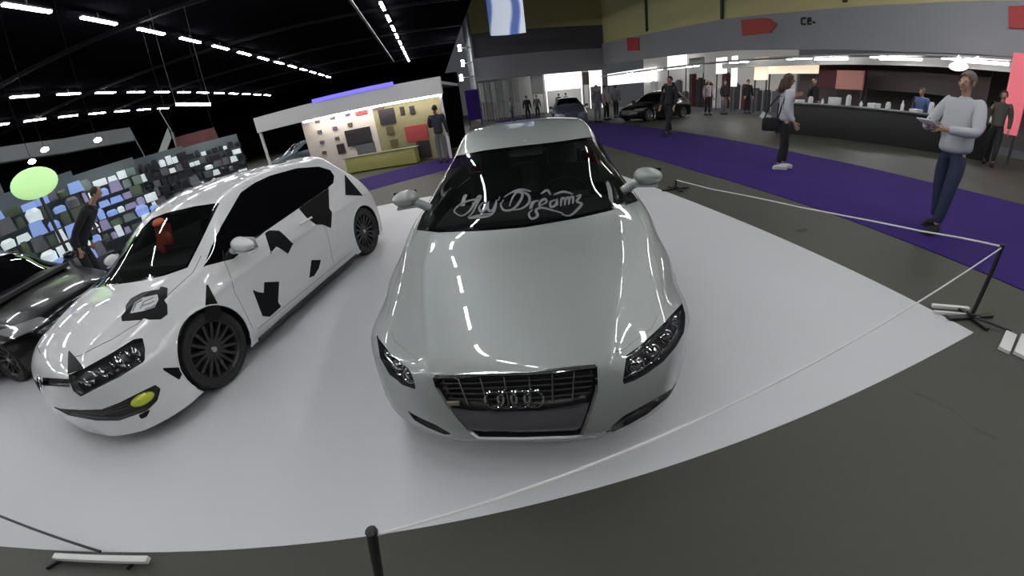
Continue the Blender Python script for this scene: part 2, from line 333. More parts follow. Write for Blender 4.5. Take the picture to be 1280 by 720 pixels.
class Car:
    def __init__(s, rows, loc, rz, res, far=1.0):
        s.G = surf(rows, res=res, far=far); s.nu, s.nv = s.G.shape[:2]
        s.M = Matrix.Translation(Vector(loc)) @ Matrix.Rotation(math.radians(rz), 4, 'Z')
        s.R = np.zeros((s.nu, s.nv), int)      # unused
        G = s.G
        du = np.gradient(G, axis=0); dv = np.gradient(G, axis=1); N = np.cross(du, dv); N /= np.linalg.norm(N, axis=2)[..., None]+1e-12
        if N[s.nu//2, s.nv//2, 2] < 0: N = -N
        s.N = N; s.lock = np.zeros((s.nu, s.nv), bool); s.regs = []
    def proj(s, kind, P):
        if kind in ('side+', 'side-'): return P[..., [0, 2]]
        if kind == 'top': return P[..., [0, 1]]
        if kind in ('front', 'rear'): return P[..., [1, 2]]
        if kind == 'cam':
            W = P @ np.array(s.M.to_3x3()).T+np.array(s.M.translation); return pproj(W)
    def mask(s, kind, P, N):
        if kind == 'side+': return P[..., 1] > 0.3
        if kind == 'side-': return P[..., 1] < -0.3
        if kind == 'top': return (N[..., 2] > 0.12)
        if kind == 'front': return P[..., 0] > -0.9
        if kind == 'rear': return P[..., 0] < -3.2
        if kind == 'cam':
            W = P @ np.array(s.M.to_3x3()).T+np.array(s.M.translation); NW = N @ np.array(s.M.to_3x3()).T
            return ((np.array(CAM)-W)*NW).sum(-1) > -0.05
    def crease(s, pts, kind, h, wd):
        """soft raised line along a polyline"""
        Q = s.proj(kind, s.G); D = np.full(Q.shape[:2], 9.0)
        for a, b in zip(pts[:-1], pts[1:]):
            a = np.array(a); b = np.array(b); t = np.clip(((Q-a) @ (b-a))/((b-a) @ (b-a)), 0, 1)
            D = np.minimum(D, np.linalg.norm(Q-(a+t[..., None]*(b-a)), axis=-1))
        s.G = s.G+s.N*(h*np.exp(-(D/wd)**2)*s.mask(kind, s.G, s.N))[..., None]
    def renorm(s):
        du = np.gradient(s.G, axis=0); dv = np.gradient(s.G, axis=1); N = np.cross(du, dv); N /= np.linalg.norm(N, axis=2)[..., None]+1e-12
        if N[s.nu//2, s.nv//2, 2] < 0: N = -N
        s.N = N
    def region(s, key, kind, poly, holes=()):
        """cut the outline exactly into the grid and remember it"""
        polys = [poly]+list(holes)
        for pl in polys:
            P = s.G; Q = s.proj(kind, P); mk = s.mask(kind, P, s.N); I = inpoly(Q, pl) & mk
            for ax in (0, 1):
                A = [slice(None), slice(None)]; B = [slice(None), slice(None)]
                A[ax] = slice(0, -1); B[ax] = slice(1, None); A = tuple(A); B = tuple(B)
                idx = np.argwhere((I[A] != I[B]) & mk[A] & mk[B])
                for i, j in idx:
                    a = (i, j); b = (i+1, j) if ax == 0 else (i, j+1)
                    pa, pb = P[a], P[b]; qa, qb = Q[a], Q[b]
                    t = None
                    n = len(pl)
                    for k in range(n):
                        x0, y0 = pl[k]; x1, y1 = pl[(k+1) % n]
                        ex, ey = x1-x0, y1-y0; dx, dy = qb[0]-qa[0], qb[1]-qa[1]
                        den = dx*ey-dy*ex
                        if abs(den) < 1e-14: continue
                        tt = ((x0-qa[0])*ey-(y0-qa[1])*ex)/den; ss = ((x0-qa[0])*dy-(y0-qa[1])*dx)/den
                        if -1e-6 <= tt <= 1+1e-6 and -1e-6 <= ss <= 1+1e-6: t = tt; break
                    if t is None: continue
                    if t < 1e-4 and s.lock[a] or t > 1-1e-4 and s.lock[b]: continue
                    c = a if t < .5 else b
                    if s.lock[c]:
                        o = b if c == a else a
                        if s.lock[o]: continue
                        c = o
                    X = pa+(pb-pa)*t; Nn = s.N[a]+(s.N[b]-s.N[a])*t
                    s.tmp[c] = (X, Nn) if c not in s.tmp or np.linalg.norm(X-s.G[c]) < np.linalg.norm(s.tmp[c][0]-s.G[c]) else s.tmp[c]
            for c, (X, Nn) in s.tmp.items(): s.G[c] = X; s.N[c] = Nn/np.linalg.norm(Nn); s.lock[c] = True
            s.tmp.clear()
        s.regs.append((key, kind, poly, holes))
    tmp = {}
    def finish(s):
        """split quads along cut diagonals, name every face by the last region that holds it"""
        nu, nv = s.nu, s.nv; G = s.G.reshape(-1, 3); L = s.lock.reshape(-1); F = []
        i, j = np.meshgrid(np.arange(nu-1), np.arange(nv-1), indexing='ij'); i = i.ravel(); j = j.ravel()
        q = np.stack([i*nv+j, i*nv+j+1, (i+1)*nv+j+1, (i+1)*nv+j], 1)
        d1 = L[q[:, 0]] & L[q[:, 2]]; d2 = L[q[:, 1]] & L[q[:, 3]] & ~d1
        quad = q[~(d1 | d2)]; T = np.concatenate([q[d1][:, [0, 1, 2]], q[d1][:, [0, 2, 3]], q[d2][:, [0, 1, 3]], q[d2][:, [1, 2, 3]]])
        faces = [tuple(f) for f in quad.tolist()]+[tuple(f) for f in T.tolist()]
        cen = np.concatenate([G[quad].mean(1), G[T].mean(1)]); NN = s.N.reshape(-1, 3)
        cn = np.concatenate([NN[quad].mean(1), NN[T].mean(1)])
        key = np.full(len(faces), 'body', dtype=object)
        for k, kind, poly, holes in s.regs:
            Q = s.proj(kind, cen); I = inpoly(Q, poly) & s.mask(kind, cen, cn)
            for h in holes: I &= ~inpoly(Q, h)
            key[I] = k
        s.faces = faces; s.key = key; s.cen = cen
        f0 = faces[0]; a, b, c = [G[x] for x in f0[:3]]
        fi = len(quad)//2; a, b, c = [G[x] for x in faces[fi][:3]]
        s.flip = np.dot(np.cross(b-a, c-a), NN[faces[fi][0]]) < 0
        s.bvh = BVHTree.FromPolygons([Vector(p) for p in G], faces)
    def part(s, key, name, m, parent, off=0.0, depth=None, walls=True, props=None):
        """mesh of a region; depth: sunk by that much with walls up to the surface"""
        G = s.G.reshape(-1, 3); N = s.N.reshape(-1, 3)
        fs = [s.faces[k] for k in np.nonzero(s.key == key)[0]]
        if not fs: print('EMPTY REGION', key); return None
        used = sorted(set(v for f in fs for v in f)); mp = {v: n for n, v in enumerate(used)}
        o = off if depth is None else -depth
        vs = [tuple(G[v]+N[v]*o) for v in used]; ff = [tuple(mp[v] for v in (f[::-1] if s.flip else f)) for f in fs]
        nor = [tuple(N[v]) for v in used]
        me = bpy.data.meshes.new(name)
        if depth is not None and walls:
            cnt = {}
            for f in ff:
                for a, b in zip(f, f[1:]+f[:1]): cnt[(a, b)] = 1
            edge = [(a, b) for (a, b) in cnt if (b, a) not in cnt]
            n0 = len(vs); top = {}
            for a, b in edge:
                for v in (a, b):
                    if v not in top: top[v] = len(vs); vs.append(tuple(G[used[v]])); nor.append(nor[v])
                ff.append((b, a, top[a], top[b]))
        me.from_pydata(vs, [], ff); me.update()
        for p in me.polygons: p.use_smooth = True
        if depth is None: me.normals_split_custom_set_from_vertices(nor)
        for mm in (m if isinstance(m, (list, tuple)) else [m]): me.materials.append(mm)
        ob = bpy.data.objects.new(name, me); C.objects.link(ob); ob.parent = parent
        if props:
            for k, v in props.items(): ob[k] = v
        return ob
    def cast(s, kind, a, b):
        """surface point and normal under (a, b) of a projection"""
        if kind == 'cam':
            Mi = s.M.inverted(); o = Mi @ CAM; d = Mi.to_3x3() @ pray(a, b)
        elif kind == 'side+': o = Vector((a, 3, b)); d = Vector((0, -1, 0))
        elif kind == 'side-': o = Vector((a, -3, b)); d = Vector((0, 1, 0))
        elif kind == 'top': o = Vector((a, b, 4)); d = Vector((0, 0, -1))
        elif kind == 'front': o = Vector((3, a, b)); d = Vector((-1, 0, 0))
        elif kind == 'rear': o = Vector((-8, a, b)); d = Vector((1, 0, 0))
        h, n, i, _ = s.bvh.ray_cast(o, d)
        if h is None: return None, None
        if n.dot(d) > 0: n = -n
        return h, n
    def line(s, kind, pts, r, closed=False, off=0.0, step=None):
        out = []
        P = [Vector(p) for p in pts]
        if closed: P.append(P[0])
        for a, b in zip(P[:-1], P[1:]):
            L = (b-a).length; n = max(1, int(L/(step or (6 if kind == 'cam' else 0.03))))
            for k in range(n):
                q = a+(b-a)*(k/n); h, nn = s.cast(kind, q.x, q.y)
                if h is not None: out.append(h+nn*off)
        if not closed:
            h, nn = s.cast(kind, P[-1].x, P[-1].y)
            if h is not None: out.append(h+nn*off)
        return out
    def ribbon(s, kind, pts, wd, off=0.002, widths=None, step=None):
        """flat strip lying on the surface"""
        P = [Vector(p) for p in pts]; S = []; Wd = []
        for k, (a, b) in enumerate(zip(P[:-1], P[1:])):
            L = (b-a).length; n = max(1, int(L/(step or (2 if kind == 'cam' else 0.02))))
            for t in range(n):
                S.append(a+(b-a)*(t/n)); Wd.append((widths[k]+(widths[k+1]-widths[k])*t/n) if widths else wd)
        S.append(P[-1]); Wd.append(widths[-1] if widths else wd)
        mb = MB(); vs = []; ok = True
        H = [s.cast(kind, q.x, q.y) for q in S]
        if any(h[0] is None for h in H): return mb
        for i, (h, n) in enumerate(H):
            t = H[min(i+1, len(H)-1)][0]-H[max(i-1, 0)][0]
            if t.length < 1e-9: t = Vector((1, 0, 0))
            sd = t.cross(n).normalized()*Wd[i]/2
            vs += [h+n*off+sd, h+n*off-sd, h+n*(off-.003)-sd, h+n*(off-.003)+sd]
        fs = []
        for i in range(len(H)-1):
            a = 4*i; b = a+4
            for k in range(4): fs.append((a+k, a+(k+1) % 4, b+(k+1) % 4, b+k))
        fs += [(0, 1, 2, 3), tuple(len(vs)-4+k for k in (3, 2, 1, 0))]
        return mb.add(vs, fs)

def add_wheel(root, x, y, R, rimR, wd, nsp, rim_m, cap_m, twin=False, steer=0.0):
    sg = 1 if y > 0 else -1
    holder = []
    T = Matrix.Translation((x, y, R)) @ Matrix.Rotation(steer, 4, 'Z')
    h = wd/2
    prof = [(rimR, -h*.9), (rimR+.012, -h), (R-.02, -h), (R-.004, -h*.78), (R, -h*.5), (R, h*.5), (R-.004, h*.78), (R-.02, h), (rimR+.012, h), (rimR, h*.9), (rimR-.006, 0), (rimR, -h*.9)]
    t = MB().lathe(prof, axis='Y', n=56).build('wheel', RUBBER, root); t.matrix_local = T
    f = sg*h*.86
    r = MB()
    r.lathe([(rimR+.004, f), (rimR-.008, f+sg*.004), (rimR-.022, f-sg*.01), (rimR-.03, f-sg*.05), (rimR-.03, -f*.8), (rimR+.002, -f)], axis='Y', n=56)
    for k in range(nsp):
        a = 2*PI*k/nsp
        for da in ((-.11, .11) if twin else (0,)):
            w0 = .013 if nsp > 8 else .026; w1 = .011 if nsp > 8 else .022
            c, s_ = math.cos(a), math.sin(a); c2, s2 = math.cos(a+da), math.sin(a+da)
            def pt(rad, tw, yy, cc, ss): return (rad*cc-tw*ss, yy, rad*ss+tw*cc)
            vs = [pt(.045, -w0, f-sg*.032, c, s_), pt(.045, w0, f-sg*.032, c, s_), pt(rimR-.02, w1, f-sg*.012, c2, s2), pt(rimR-.02, -w1, f-sg*.012, c2, s2),
                  pt(.045, -w0, f-sg*.058, c, s_), pt(.045, w0, f-sg*.058, c, s_), pt(rimR-.02, w1, f-sg*.045, c2, s2), pt(rimR-.02, -w1, f-sg*.045, c2, s2)]
            r.add(vs, [(0, 1, 2, 3), (4, 7, 6, 5), (0, 3, 7, 4), (1, 5, 6, 2), (2, 6, 7, 3), (0, 4, 5, 1)])
    r.lathe([(0, f-sg*.028), (.05, f-sg*.03), (.066, f-sg*.045), (.066, f-sg*.07)], axis='Y', n=24)
    ro = r.build('rim', rim_m, t)
    MB().lathe([(0, f-sg*.016), (.022, f-sg*.018), (.028, f-sg*.03)], axis='Y', n=20).build('hub_cap', cap_m, t)
    MB().lathe([(0, -sg*.02), (rimR-.05, -sg*.02), (rimR-.05, -sg*.035), (0, -sg*.035)], axis='Y', n=32).build('brake_disc', mat('brake_steel', (.05, .05, .05), .4, .8), t)
    return t

def arch_liner(root, x, z, r, y0, y1):
    """dark inner arch: half tube with an inner wall"""
    mb = MB(); n = 24; vs = []
    a0 = -0.55; a1 = PI+0.55
    for k in range(n+1):
        a = a0+(a1-a0)*k/n
        for yy in (y1, y0): vs.append((x+r*math.cos(a), yy, z+r*math.sin(a)))
        vs.append((x, y0, z))
    fs = []
    for k in range(n):
        a = 3*k; b = a+3; fs += [(a, a+1, b+1, b), (a+1, a+2, b+1)]
    mb.add(vs, fs); return mb.build('wheel_arch_liner', RUBBER, root)

def cabin(root, xd, zb, hw, seat_x, mirror=None, accent=None, zroof=1.28):
    d = MB(); d.box((xd-.22, 0, zb-.09), (.5, hw*2-.12, .16), bev=.05); d.box((xd-.42, hw*.45, zb-.03), (.16, .36, .09), bev=.03)
    d.build('dashboard', CABIN, root)
    t = MB(); a = Matrix.Rotation(math.radians(25), 3, 'Y')
    pts = [Vector((xd-.62, hw*.45, zb-.06))+a @ Vector((0, .18*math.cos(q), .18*math.sin(q))) for q in [2*PI*k/24 for k in range(24)]]
    t.tube(pts, .014, 8, closed=True); t.box((xd-.60, hw*.45, zb-.07), (.05, .30, .04), bev=.01); t.build('steering_wheel', CABIN, root)
    for sy in (1, -1):
        s = MB(); R1 = Matrix.Rotation(math.radians(-14), 3, 'Y')
        s.box((seat_x+.22, sy*hw*.47, .42), (.52, .50, .16), bev=.06); s.box((seat_x-.08, sy*hw*.47, .72), (.14, .50, .60), rot=R1, bev=.06)
        o = s.build('seat', CABIN, root)
        MB().box((seat_x-.17, sy*hw*.47, 1.09), (.10, .27, .19), rot=R1, bev=.04).build('headrest', CABIN if sy < 0 else mat('headrest_grey', (.14, .14, .145), .7), o)
    b = MB(); b.box((seat_x-.95, 0, .78), (.16, hw*1.7, .5), bev=.06); b.box((seat_x-.72, 0, .48), (.5, hw*1.7, .16), bev=.06); b.build('rear_bench', CABIN, root)
    MB().box((xd-1.3, 0, .25), (2.7, hw*1.9, .04)).build('cabin_floor', CABIN, root)
    if mirror is not None:
        m = MB(); m.box(mirror, (.035, .25, .065), bev=.02); m.tube([Vector(mirror), Vector(mirror)+Vector((.03, 0, .08))], .01); m.build('rear_view_mirror', CABING, root)

def door_mirror(root, loc, sy, m, L=.20, tilt=0.0):
    mb = MB(); rt = Matrix.Rotation(sy*math.radians(-14)+tilt, 3, 'Z')
    c = Vector(loc)
    bm = bmesh.new(); bmesh.ops.create_uvsphere(bm, u_segments=24, v_segments=14, radius=1)
    vs = []; bm.verts.index_update()
    for v in bm.verts:
        x, y, z = v.co
        x = x*(.085 if x > 0 else .035); y = y*L/2*(1.0 if abs(y) < .9 else 1); z = z*.062*(1+0.15*(-y*sy)/(L/2))
        vs.append(rt @ Vector((x, y, z))+c)
    mb.add(vs, [[v.index for v in f.verts] for f in bm.faces]); bm.free()
    o = mb.build('door_mirror', m, root)
    a = MB(); a.box(c+rt @ Vector((-.036, 0, 0)), (.006, L*.86, .095), rot=rt, bev=.003); a.build('mirror_glass', CHROME, o)
    s = MB(); s.tube([c+Vector((-.0, -sy*L*.35, -.035)), c+Vector((0, -sy*(L*.5+.02), -.06)), c+Vector((-.01, -sy*(L*.5+.07), -.10))], [.034, .032, .036], 10); s.box(c+Vector((.01, -sy*.01, -.058)), (.09, L*.8, .018), rot=rt, bev=.008)
    s.build('mirror_foot', m, o)
    return o
def arc_poly(cx, cz, r, zmin=-1, n=40):
    return [(cx+r*math.cos(2*PI*k/n), cz+r*math.sin(2*PI*k/n)) for k in range(n)]
def inset2(poly, d):
    """shrink an outline towards its inside by about d"""
    n = len(poly); A = sum(poly[i][0]*poly[(i+1) % n][1]-poly[(i+1) % n][0]*poly[i][1] for i in range(n)); sg = 1 if A > 0 else -1
    out = []
    for i in range(n):
        a = Vector(poly[i-1]); b = Vector(poly[i]); c = Vector(poly[(i+1) % n])
        e1 = (b-a).normalized(); e2 = (c-b).normalized(); nn = Vector((-(e1.y+e2.y), e1.x+e2.x))*sg
        L = nn.length; nn = nn/L*(d/max(.35, L/2)) if L > 1e-6 else Vector((0, 0))
        out.append(tuple(b+nn))
    return out
CLEAR = mat('lamp_lens', (0.02, 0.02, 0.02), 0.02, 0, alpha=0.12, spec=0.6)
AMBER = mat('yellow_fog_film', (0.55, 0.62, 0.04), 0.15, 0, coat=1.0)
BEZEL = mat('lamp_bezel', (0.03, 0.03, 0.035), 0.25)
REFL = mat('lamp_reflector', (0.75, 0.76, 0.8), 0.12, 1.0)

# ------------------------------------------------------------------ the hall
def floor_mat():
    m = bpy.data.materials.new('sealed_concrete'); m.use_nodes = True; nt = m.node_tree; b = nt.nodes['Principled BSDF']
    tc = nt.nodes.new('ShaderNodeTexCoord')
    n1 = nt.nodes.new('ShaderNodeTexNoise'); n1.inputs['Scale'].default_value = 0.6; n1.inputs['Detail'].default_value = 8
    n2 = nt.nodes.new('ShaderNodeTexNoise'); n2.inputs['Scale'].default_value = 35; n2.inputs['Detail'].default_value = 4
    nt.links.new(tc.outputs['Object'], n1.inputs['Vector']); nt.links.new(tc.outputs['Object'], n2.inputs['Vector'])
    cr = nt.nodes.new('ShaderNodeValToRGB'); cr.color_ramp.elements[0].color = (.046, .046, .036, 1); cr.color_ramp.elements[0].position = .3
    cr.color_ramp.elements[1].color = (.066, .065, .052, 1); cr.color_ramp.elements[1].position = .75
    mx = nt.nodes.new('ShaderNodeMix'); mx.data_type = 'FLOAT'; mx.inputs['Factor'].default_value = .25
    nt.links.new(n1.outputs['Fac'], mx.inputs['A']); nt.links.new(n2.outputs['Fac'], mx.inputs['B'])
    nt.links.new(mx.outputs['Result'], cr.inputs['Fac']); nt.links.new(cr.outputs['Color'], b.inputs['Base Color'])
    mr = nt.nodes.new('ShaderNodeMapRange'); mr.inputs['To Min'].default_value = .46; mr.inputs['To Max'].default_value = .62; b.inputs['Specular IOR Level'].default_value = .35
    nt.links.new(n1.outputs['Fac'], mr.inputs['Value']); nt.links.new(mr.outputs['Result'], b.inputs['Roughness'])
    return m
FLOOR = floor_mat()
DARKC = mat('black_ceiling', (.006, .006, .008), .95, spec=0.0)
OLIVE = mat('olive_wall', (.58, .53, .26), .8, noise=.12, nscale=.3)
GREYB = mat('grey_fascia', (.30, .30, .325), .6, noise=.08, nscale=.5)
DGREY = mat('dark_grey_panel', (.10, .10, .115), .7)
DARKW = mat('dark_wall', (.008, .008, .010), .9, spec=0.0)
STEEL = mat('painted_steel', (.05, .05, .055), .6)
LAMP = mat('fluorescent_tube', (1, 1, 1), emit=(.97, .985, 1.0), es=LAMP_W)
HOUS = mat('lamp_housing', (.25, .25, .26), .5)
WHITEB = mat('white_board', (.75, .75, .76), .5)
PURPLE = mat('purple_carpet', (.030, .010, .125), .85, noise=.18, nscale=1.5, bump=.3, bscale=300, spec=.2)
MATW = mat('white_show_mat', (.60, .60, .62), .42, noise=.025, nscale=1.2, spec=.35)

YE = 34.5
f = MB(); f.box((-14, 27, -.05), (62, 80, .1)); struct(f.build('floor', FLOOR, smooth=False))
f = MB(); f.box((-21, 27, 7.25), (48, 80, .1)); struct(f.build('ceiling', DARKC, smooth=False))
f = MB(); f.box((9.6, 10.7, 12.05), (13.2, 48, .1)); struct(f.build('ceiling', DARKC, smooth=False))
f = MB(); f.box((3.05, 27, 9.65), (.1, 80, 4.7)); struct(f.build('trim_1', DARKC, smooth=False))
f = MB(); f.box((-45, 27, 3.6), (.1, 80, 7.2)); struct(f.build('wall_left', DARKW, smooth=False))
f = MB(); f.box((-20, 67, 3.6), (50, .1, 7.2)); struct(f.build('wall_back', DARKW, smooth=False))
f = MB(); f.box((-14, -13, 6), (62, .1, 12)); struct(f.build('wall_front', DARKW, smooth=False))
# right wall: olive upper storey over a pale fascia; vertical pipes
f = MB(); f.box((16.3, 10.7, 8.2), (.5, 48, 7.6)); struct(f.build('wall_right', OLIVE, smooth=False))
def fascia():
    mb = MB()
    ys = [-6, 4.95, 8.8, 13.5, 18.3, 24, YE]; zb = [2.9, 2.93, 2.97, 3.17, 3.45, 3.62, 3.9]; zt = [4.45, 4.5, 4.58, 4.79, 5.1, 5.3, 5.75]
    vs = []
    for y, a, b in zip(ys, zb, zt): vs += [(15.9, y, a), (15.9, y, b), (16.2, y, b), (16.2, y, a)]
    fs = []
    for i in range(len(ys)-1):
        for k in range(4): fs.append((4*i+k, 4*i+(k+1) % 4, 4*i+4+(k+1) % 4, 4*i+4+k))
    fs += [(0, 1, 2, 3), (27, 26, 25, 24)]
    mb.add(vs, fs); return mb
struct(fascia().build('trim_2', GREYB, smooth=False))
mb = MB(); mb.box((15.95, 10.7, 2.86), (.7, 48, .06)); struct(mb.build('trim_3', mat('shelf_grey', (.35, .34, .34), .5), smooth=False))
for yy, z0 in ((18.8, 5.15), (26.8, 5.6), (11.4, 4.9)):
    MBp = MB(); MBp.box((15.96, yy, (z0+9)/2), (.14, .16, 9-z0), bev=.02); tag(MBp.build('wall_pipe', STEEL), {18.8: 'dark vertical pipe on the olive wall above the nearer red signs', 26.8: 'dark vertical pipe on the olive wall, furthest along it', 11.4: 'short dark pipe end on the olive wall at the top edge'}[yy], 'pipe')
# end wall of the side hall
def wb(px, py): p = ony(px, py, YE); return p.x, p.z
xl = wb(590, 60)[0]
f = MB(); f.box(((xl+16.2)/2, YE+.3, 9.0), (16.2-xl, .5, 6)); struct(f.build('wall_end', OLIVE, smooth=False))
za = wb(690, 34)[1]; zb_ = wb(690, 64)[1]; zc = wb(690, 92)[1]
f = MB(); f.box(((xl+16.2)/2, YE+.2, (za+zb_)/2), (16.2-xl, .4, za-zb_)); struct(f.build('trim_4', DGREY, smooth=False))
f = MB(); f.box(((xl+16.2)/2, YE+.1, (zb_+zc)/2), (16.2-xl, .5, zb_-zc)); struct(f.build('trim_5', GREYB, smooth=False))
f = MB(); f.box((16.2-(16.2-xl)/2, YE+4.0, 2.6), (16.2-xl, .1, 5.2)); struct(f.build('wall_shop_rear', mat('shop_white', (.7, .7, .7), .6), smooth=False))
f = MB(); f.box((xl-.05, YE+2, 6), (.2, 4.4, 12)); struct(f.build('wall_end_return', mat('pale_return', (.20, .20, .21), .7), smooth=False))
# white mat with its slightly skewed near edge
A = at(1217, 416); B_ = at(803, 235); Cc = at(300, 690); Dd = at(0, 683)
dn = (Dd-A).normalized(); L = A+dn*11.5
f = MB(); f.prism([(A.x, A.y), (3.38, 7.6), (L.x, 7.4), (L.x, L.y)], 0.0, .003); tag(f.build('show_mat', MATW, smooth=False), 'large white display mat on the concrete under the two cars', 'floor mat')
# purple carpets
f = MB(); f.prism([(5.25, -6), (4.92, 2.5), (4.85, 6.2), (4.95, 11), (4.95, 33), (8.7, 33), (8.7, 13), (8.55, 6.5), (8.8, 4), (9.5, 1.8), (10.3, -6)], .0005, .008)
tag(f.build('carpet_runner', PURPLE, smooth=False), 'wide purple carpet runner down the aisle at the right', 'carpet')
q = [at(445, 243), at(560, 212), at(560, 197), at(445, 226)]
d = (q[1]-q[0]).normalized(); e = (q[2]-q[3]).normalized()
f = MB(); a0 = q[0]-d*9; a1 = q[1]+d*4.6; b1 = q[2]+e*4.6; b0 = q[3]-e*9
f.prism([(p.x, p.y) for p in (a0, a1, b1, b0)], .0005, .007); tag(f.build('carpet_runner', PURPLE, smooth=False), 'narrow purple carpet strip in front of the white stall', 'carpet')

# lamps: rows of fluorescent battens under the black ceiling
def make_lamp():
    m = MB(); m.box((0, 0, .05), (.16, 1.62, .06), bev=.015); m.box((0, 0, .17), (.03, .03, .2))
    o = m.build('ceiling_light', HOUS)
    for sx in (-1, 1): t = MB(); t.tube([(sx*.045, -.77, 0), (sx*.045, .77, 0)], .032, 8); t.build('tube', LAMP, o)
    return o
L0 = make_lamp(); first = True
ROWS = [(-1.55, 7.0, 20.8, 2.69, -12, 9, 'in the row running over the silver car'), (-10.1, 6.93, 13.0, 2.75, -9, 12, 'in the long row from the top left corner'),
        (-18.4, 6.97, 19.7, 2.73, -11, 11, 'in the upper of the two left rows'), (-23.6, 7.03, 21.9, 2.66, -12, 6, 'in the lower of the two left rows'),
        (6.5, 7.0, 1.6, 2.7, -4, 3, 'added out of view above the purple runner'), (11.0, 7.0, 1.6, 2.7, -4, 3, 'added out of view over the counter side')]  # unseen right-hand rows added to brighten the mat; a hood streak hints at one
for X, Z, S0, sp, n0, n1, wh in ROWS:
    for n in range(n0, n1):
        y = S0+sp*n
        if y < -11: continue
        o = L0 if first else copy_tree(L0)
        first = False; o.location = (X, y, Z-.02)
        if X > 3:
            for yy in (-.6, .6): MB().tube([(0, yy, .2), (0, yy, 12-Z)], .012, 6).build('hanging_rod', STEEL, o)
        tag(o, 'white fluorescent batten light '+wh, 'light', 'ceiling lights '+wh)
for X, Z, y, lb in [(15.6, 2.75, y, 'right') for y in (13.2, 9.2, 6.6, 17, 21, 25, 29)]:
    o = copy_tree(L0); o.location = (X, y, Z); o.scale = (1, .8, .5); tag(o, 'white fluorescent light under the pale fascia above the shops', 'light', 'shop fascia lights')
# rest of the roof: pipe, trusses, hanging banner
pp = [at(438, 0, 6.6), at(492, 77, 6.6)]; dd = (pp[1]-pp[0])
tag(MB().tube([pp[0]-dd*.6, pp[1]], .07, 10).build('ceiling_duct', mat('duct_grey', (.13, .13, .14), .5)), 'grey pipe running under the black ceiling beside the central light row', 'pipe')
for k, y in enumerate((8, 15, 22, 29, 36, 43)):
    m = MB(); x0, x1 = -44.9, 2.95
    m.box(((x0+x1)/2, y, 7.15), (x1-x0, .2, .1)); m.box(((x0+x1)/2, y, 7.175), (x1-x0, .4, .05))
    struct(m.build('trim_%d' % (6+k), mat('truss_black', (.008, .008, .011), .8, spec=0.1), smooth=False))
m = MB()
cpt = ony(632, 12, 19)
vs = []; nb = 12
for i in range(nb+1):
    t = i/nb; x = cpt.x-.85+1.7*t; y = cpt.y+.25*math.sin(t*PI)
    vs += [(x, y, cpt.z-1.1), (x, y, cpt.z+2.0), (x, y+.03, cpt.z+2.0), (x, y+.03, cpt.z-1.1)]
fs = [(4*i+k, 4*i+(k+1) % 4, 4*i+4+(k+1) % 4, 4*i+4+k) for i in range(nb) for k in range(4)]+[(0, 1, 2, 3), (4*nb+3, 4*nb+2, 4*nb+1, 4*nb)]
def banner_mat():
    mm = bpy.data.materials.new('blue_white_banner'); mm.use_nodes = True; nt = mm.node_tree; b = nt.nodes['Principled BSDF']
    tc = nt.nodes.new('ShaderNodeTexCoord'); wv = nt.nodes.new('ShaderNodeTexWave'); wv.inputs['Scale'].default_value = .22; wv.inputs['Distortion'].default_value = 9; wv.inputs['Detail Scale'].default_value = .6
    cr = nt.nodes.new('ShaderNodeValToRGB'); cr.color_ramp.elements[0].color = (.10, .16, .45, 1); cr.color_ramp.elements[0].position = .08; cr.color_ramp.elements[1].color = (.75, .82, .95, 1); cr.color_ramp.elements[1].position = .34
    nt.links.new(tc.outputs['Object'], wv.inputs['Vector']); nt.links.new(wv.outputs['Fac'], cr.inputs['Fac']); nt.links.new(cr.outputs['Color'], b.inputs['Base Color'])
    nt.links.new(cr.outputs['Color'], b.inputs['Emission Color']); b.inputs['Emission Strength'].default_value = .45  # banner also emits its own colours
    return mm
m.add(vs, fs)
m.tube([(cpt.x-.8, cpt.y, cpt.z+2.0), (cpt.x-.8, cpt.y, 12)], .02); m.tube([(cpt.x+.8, cpt.y, cpt.z+2.0), (cpt.x+.8, cpt.y, 12)], .02)
tag(m.build('hanging_banner', banner_mat()), 'pale blue and white glowing banner hanging at the top of the hall', 'banner')

# red signs and the small dark pictogram on the fascia
RED = mat('red_sign', (.42, .035, .03), .5)
def fsign(pts, m_, name, label, cat):
    ps = [onx(x, y, 15.88) for x, y in pts]; mb = MB(); n = len(ps)
    mb.add([p for p in ps]+[p+Vector((-.05, 0, 0)) for p in ps], [tuple(range(n)), tuple(range(n, 2*n))[::-1]]+[(i, (i+1) % n, n+(i+1) % n, n+i) for i in range(n)])
    return tag(mb.build(name, m_, smooth=False), label, cat)
fsign([(927, 25), (955, 22.5), (962, 23), (972, 30), (964, 41), (929, 45)], RED, 'wall_sign', 'red arrow-ended sign on the pale fascia above the woman in the light top', 'sign')
fsign([(784, 47), (799, 47), (799.5, 63), (785, 63.5)], RED, 'wall_sign', 'small square red sign on the fascia, above the dark car', 'sign')
fsign([(1261, 8), (1282, 7), (1282, 36), (1261, 35)], RED, 'wall_sign', 'red sign on the fascia at the right edge of the picture', 'sign')
pict = MB()
for c0, c1 in (((1002, 23), (1002, 30)), ((1002, 23), (1007, 22.5)), ((1002, 30), (1007, 30.5)), ((1010, 23), (1010, 30)), ((1010, 30), (1014, 30)), ((1011, 26), (1014, 26)), ((1010, 23), (1014, 23)), ((1016, 28), (1019, 28))):
    a, b = onx(*c0, 15.88), onx(*c1, 15.88); pict.tube([a, b], .045, 5)
tag(pict.build('fascia_lettering', mat('ink_black', (.02, .02, .02), .5)), 'small dark lettering on the pale fascia right of the red arrow sign', 'sign')

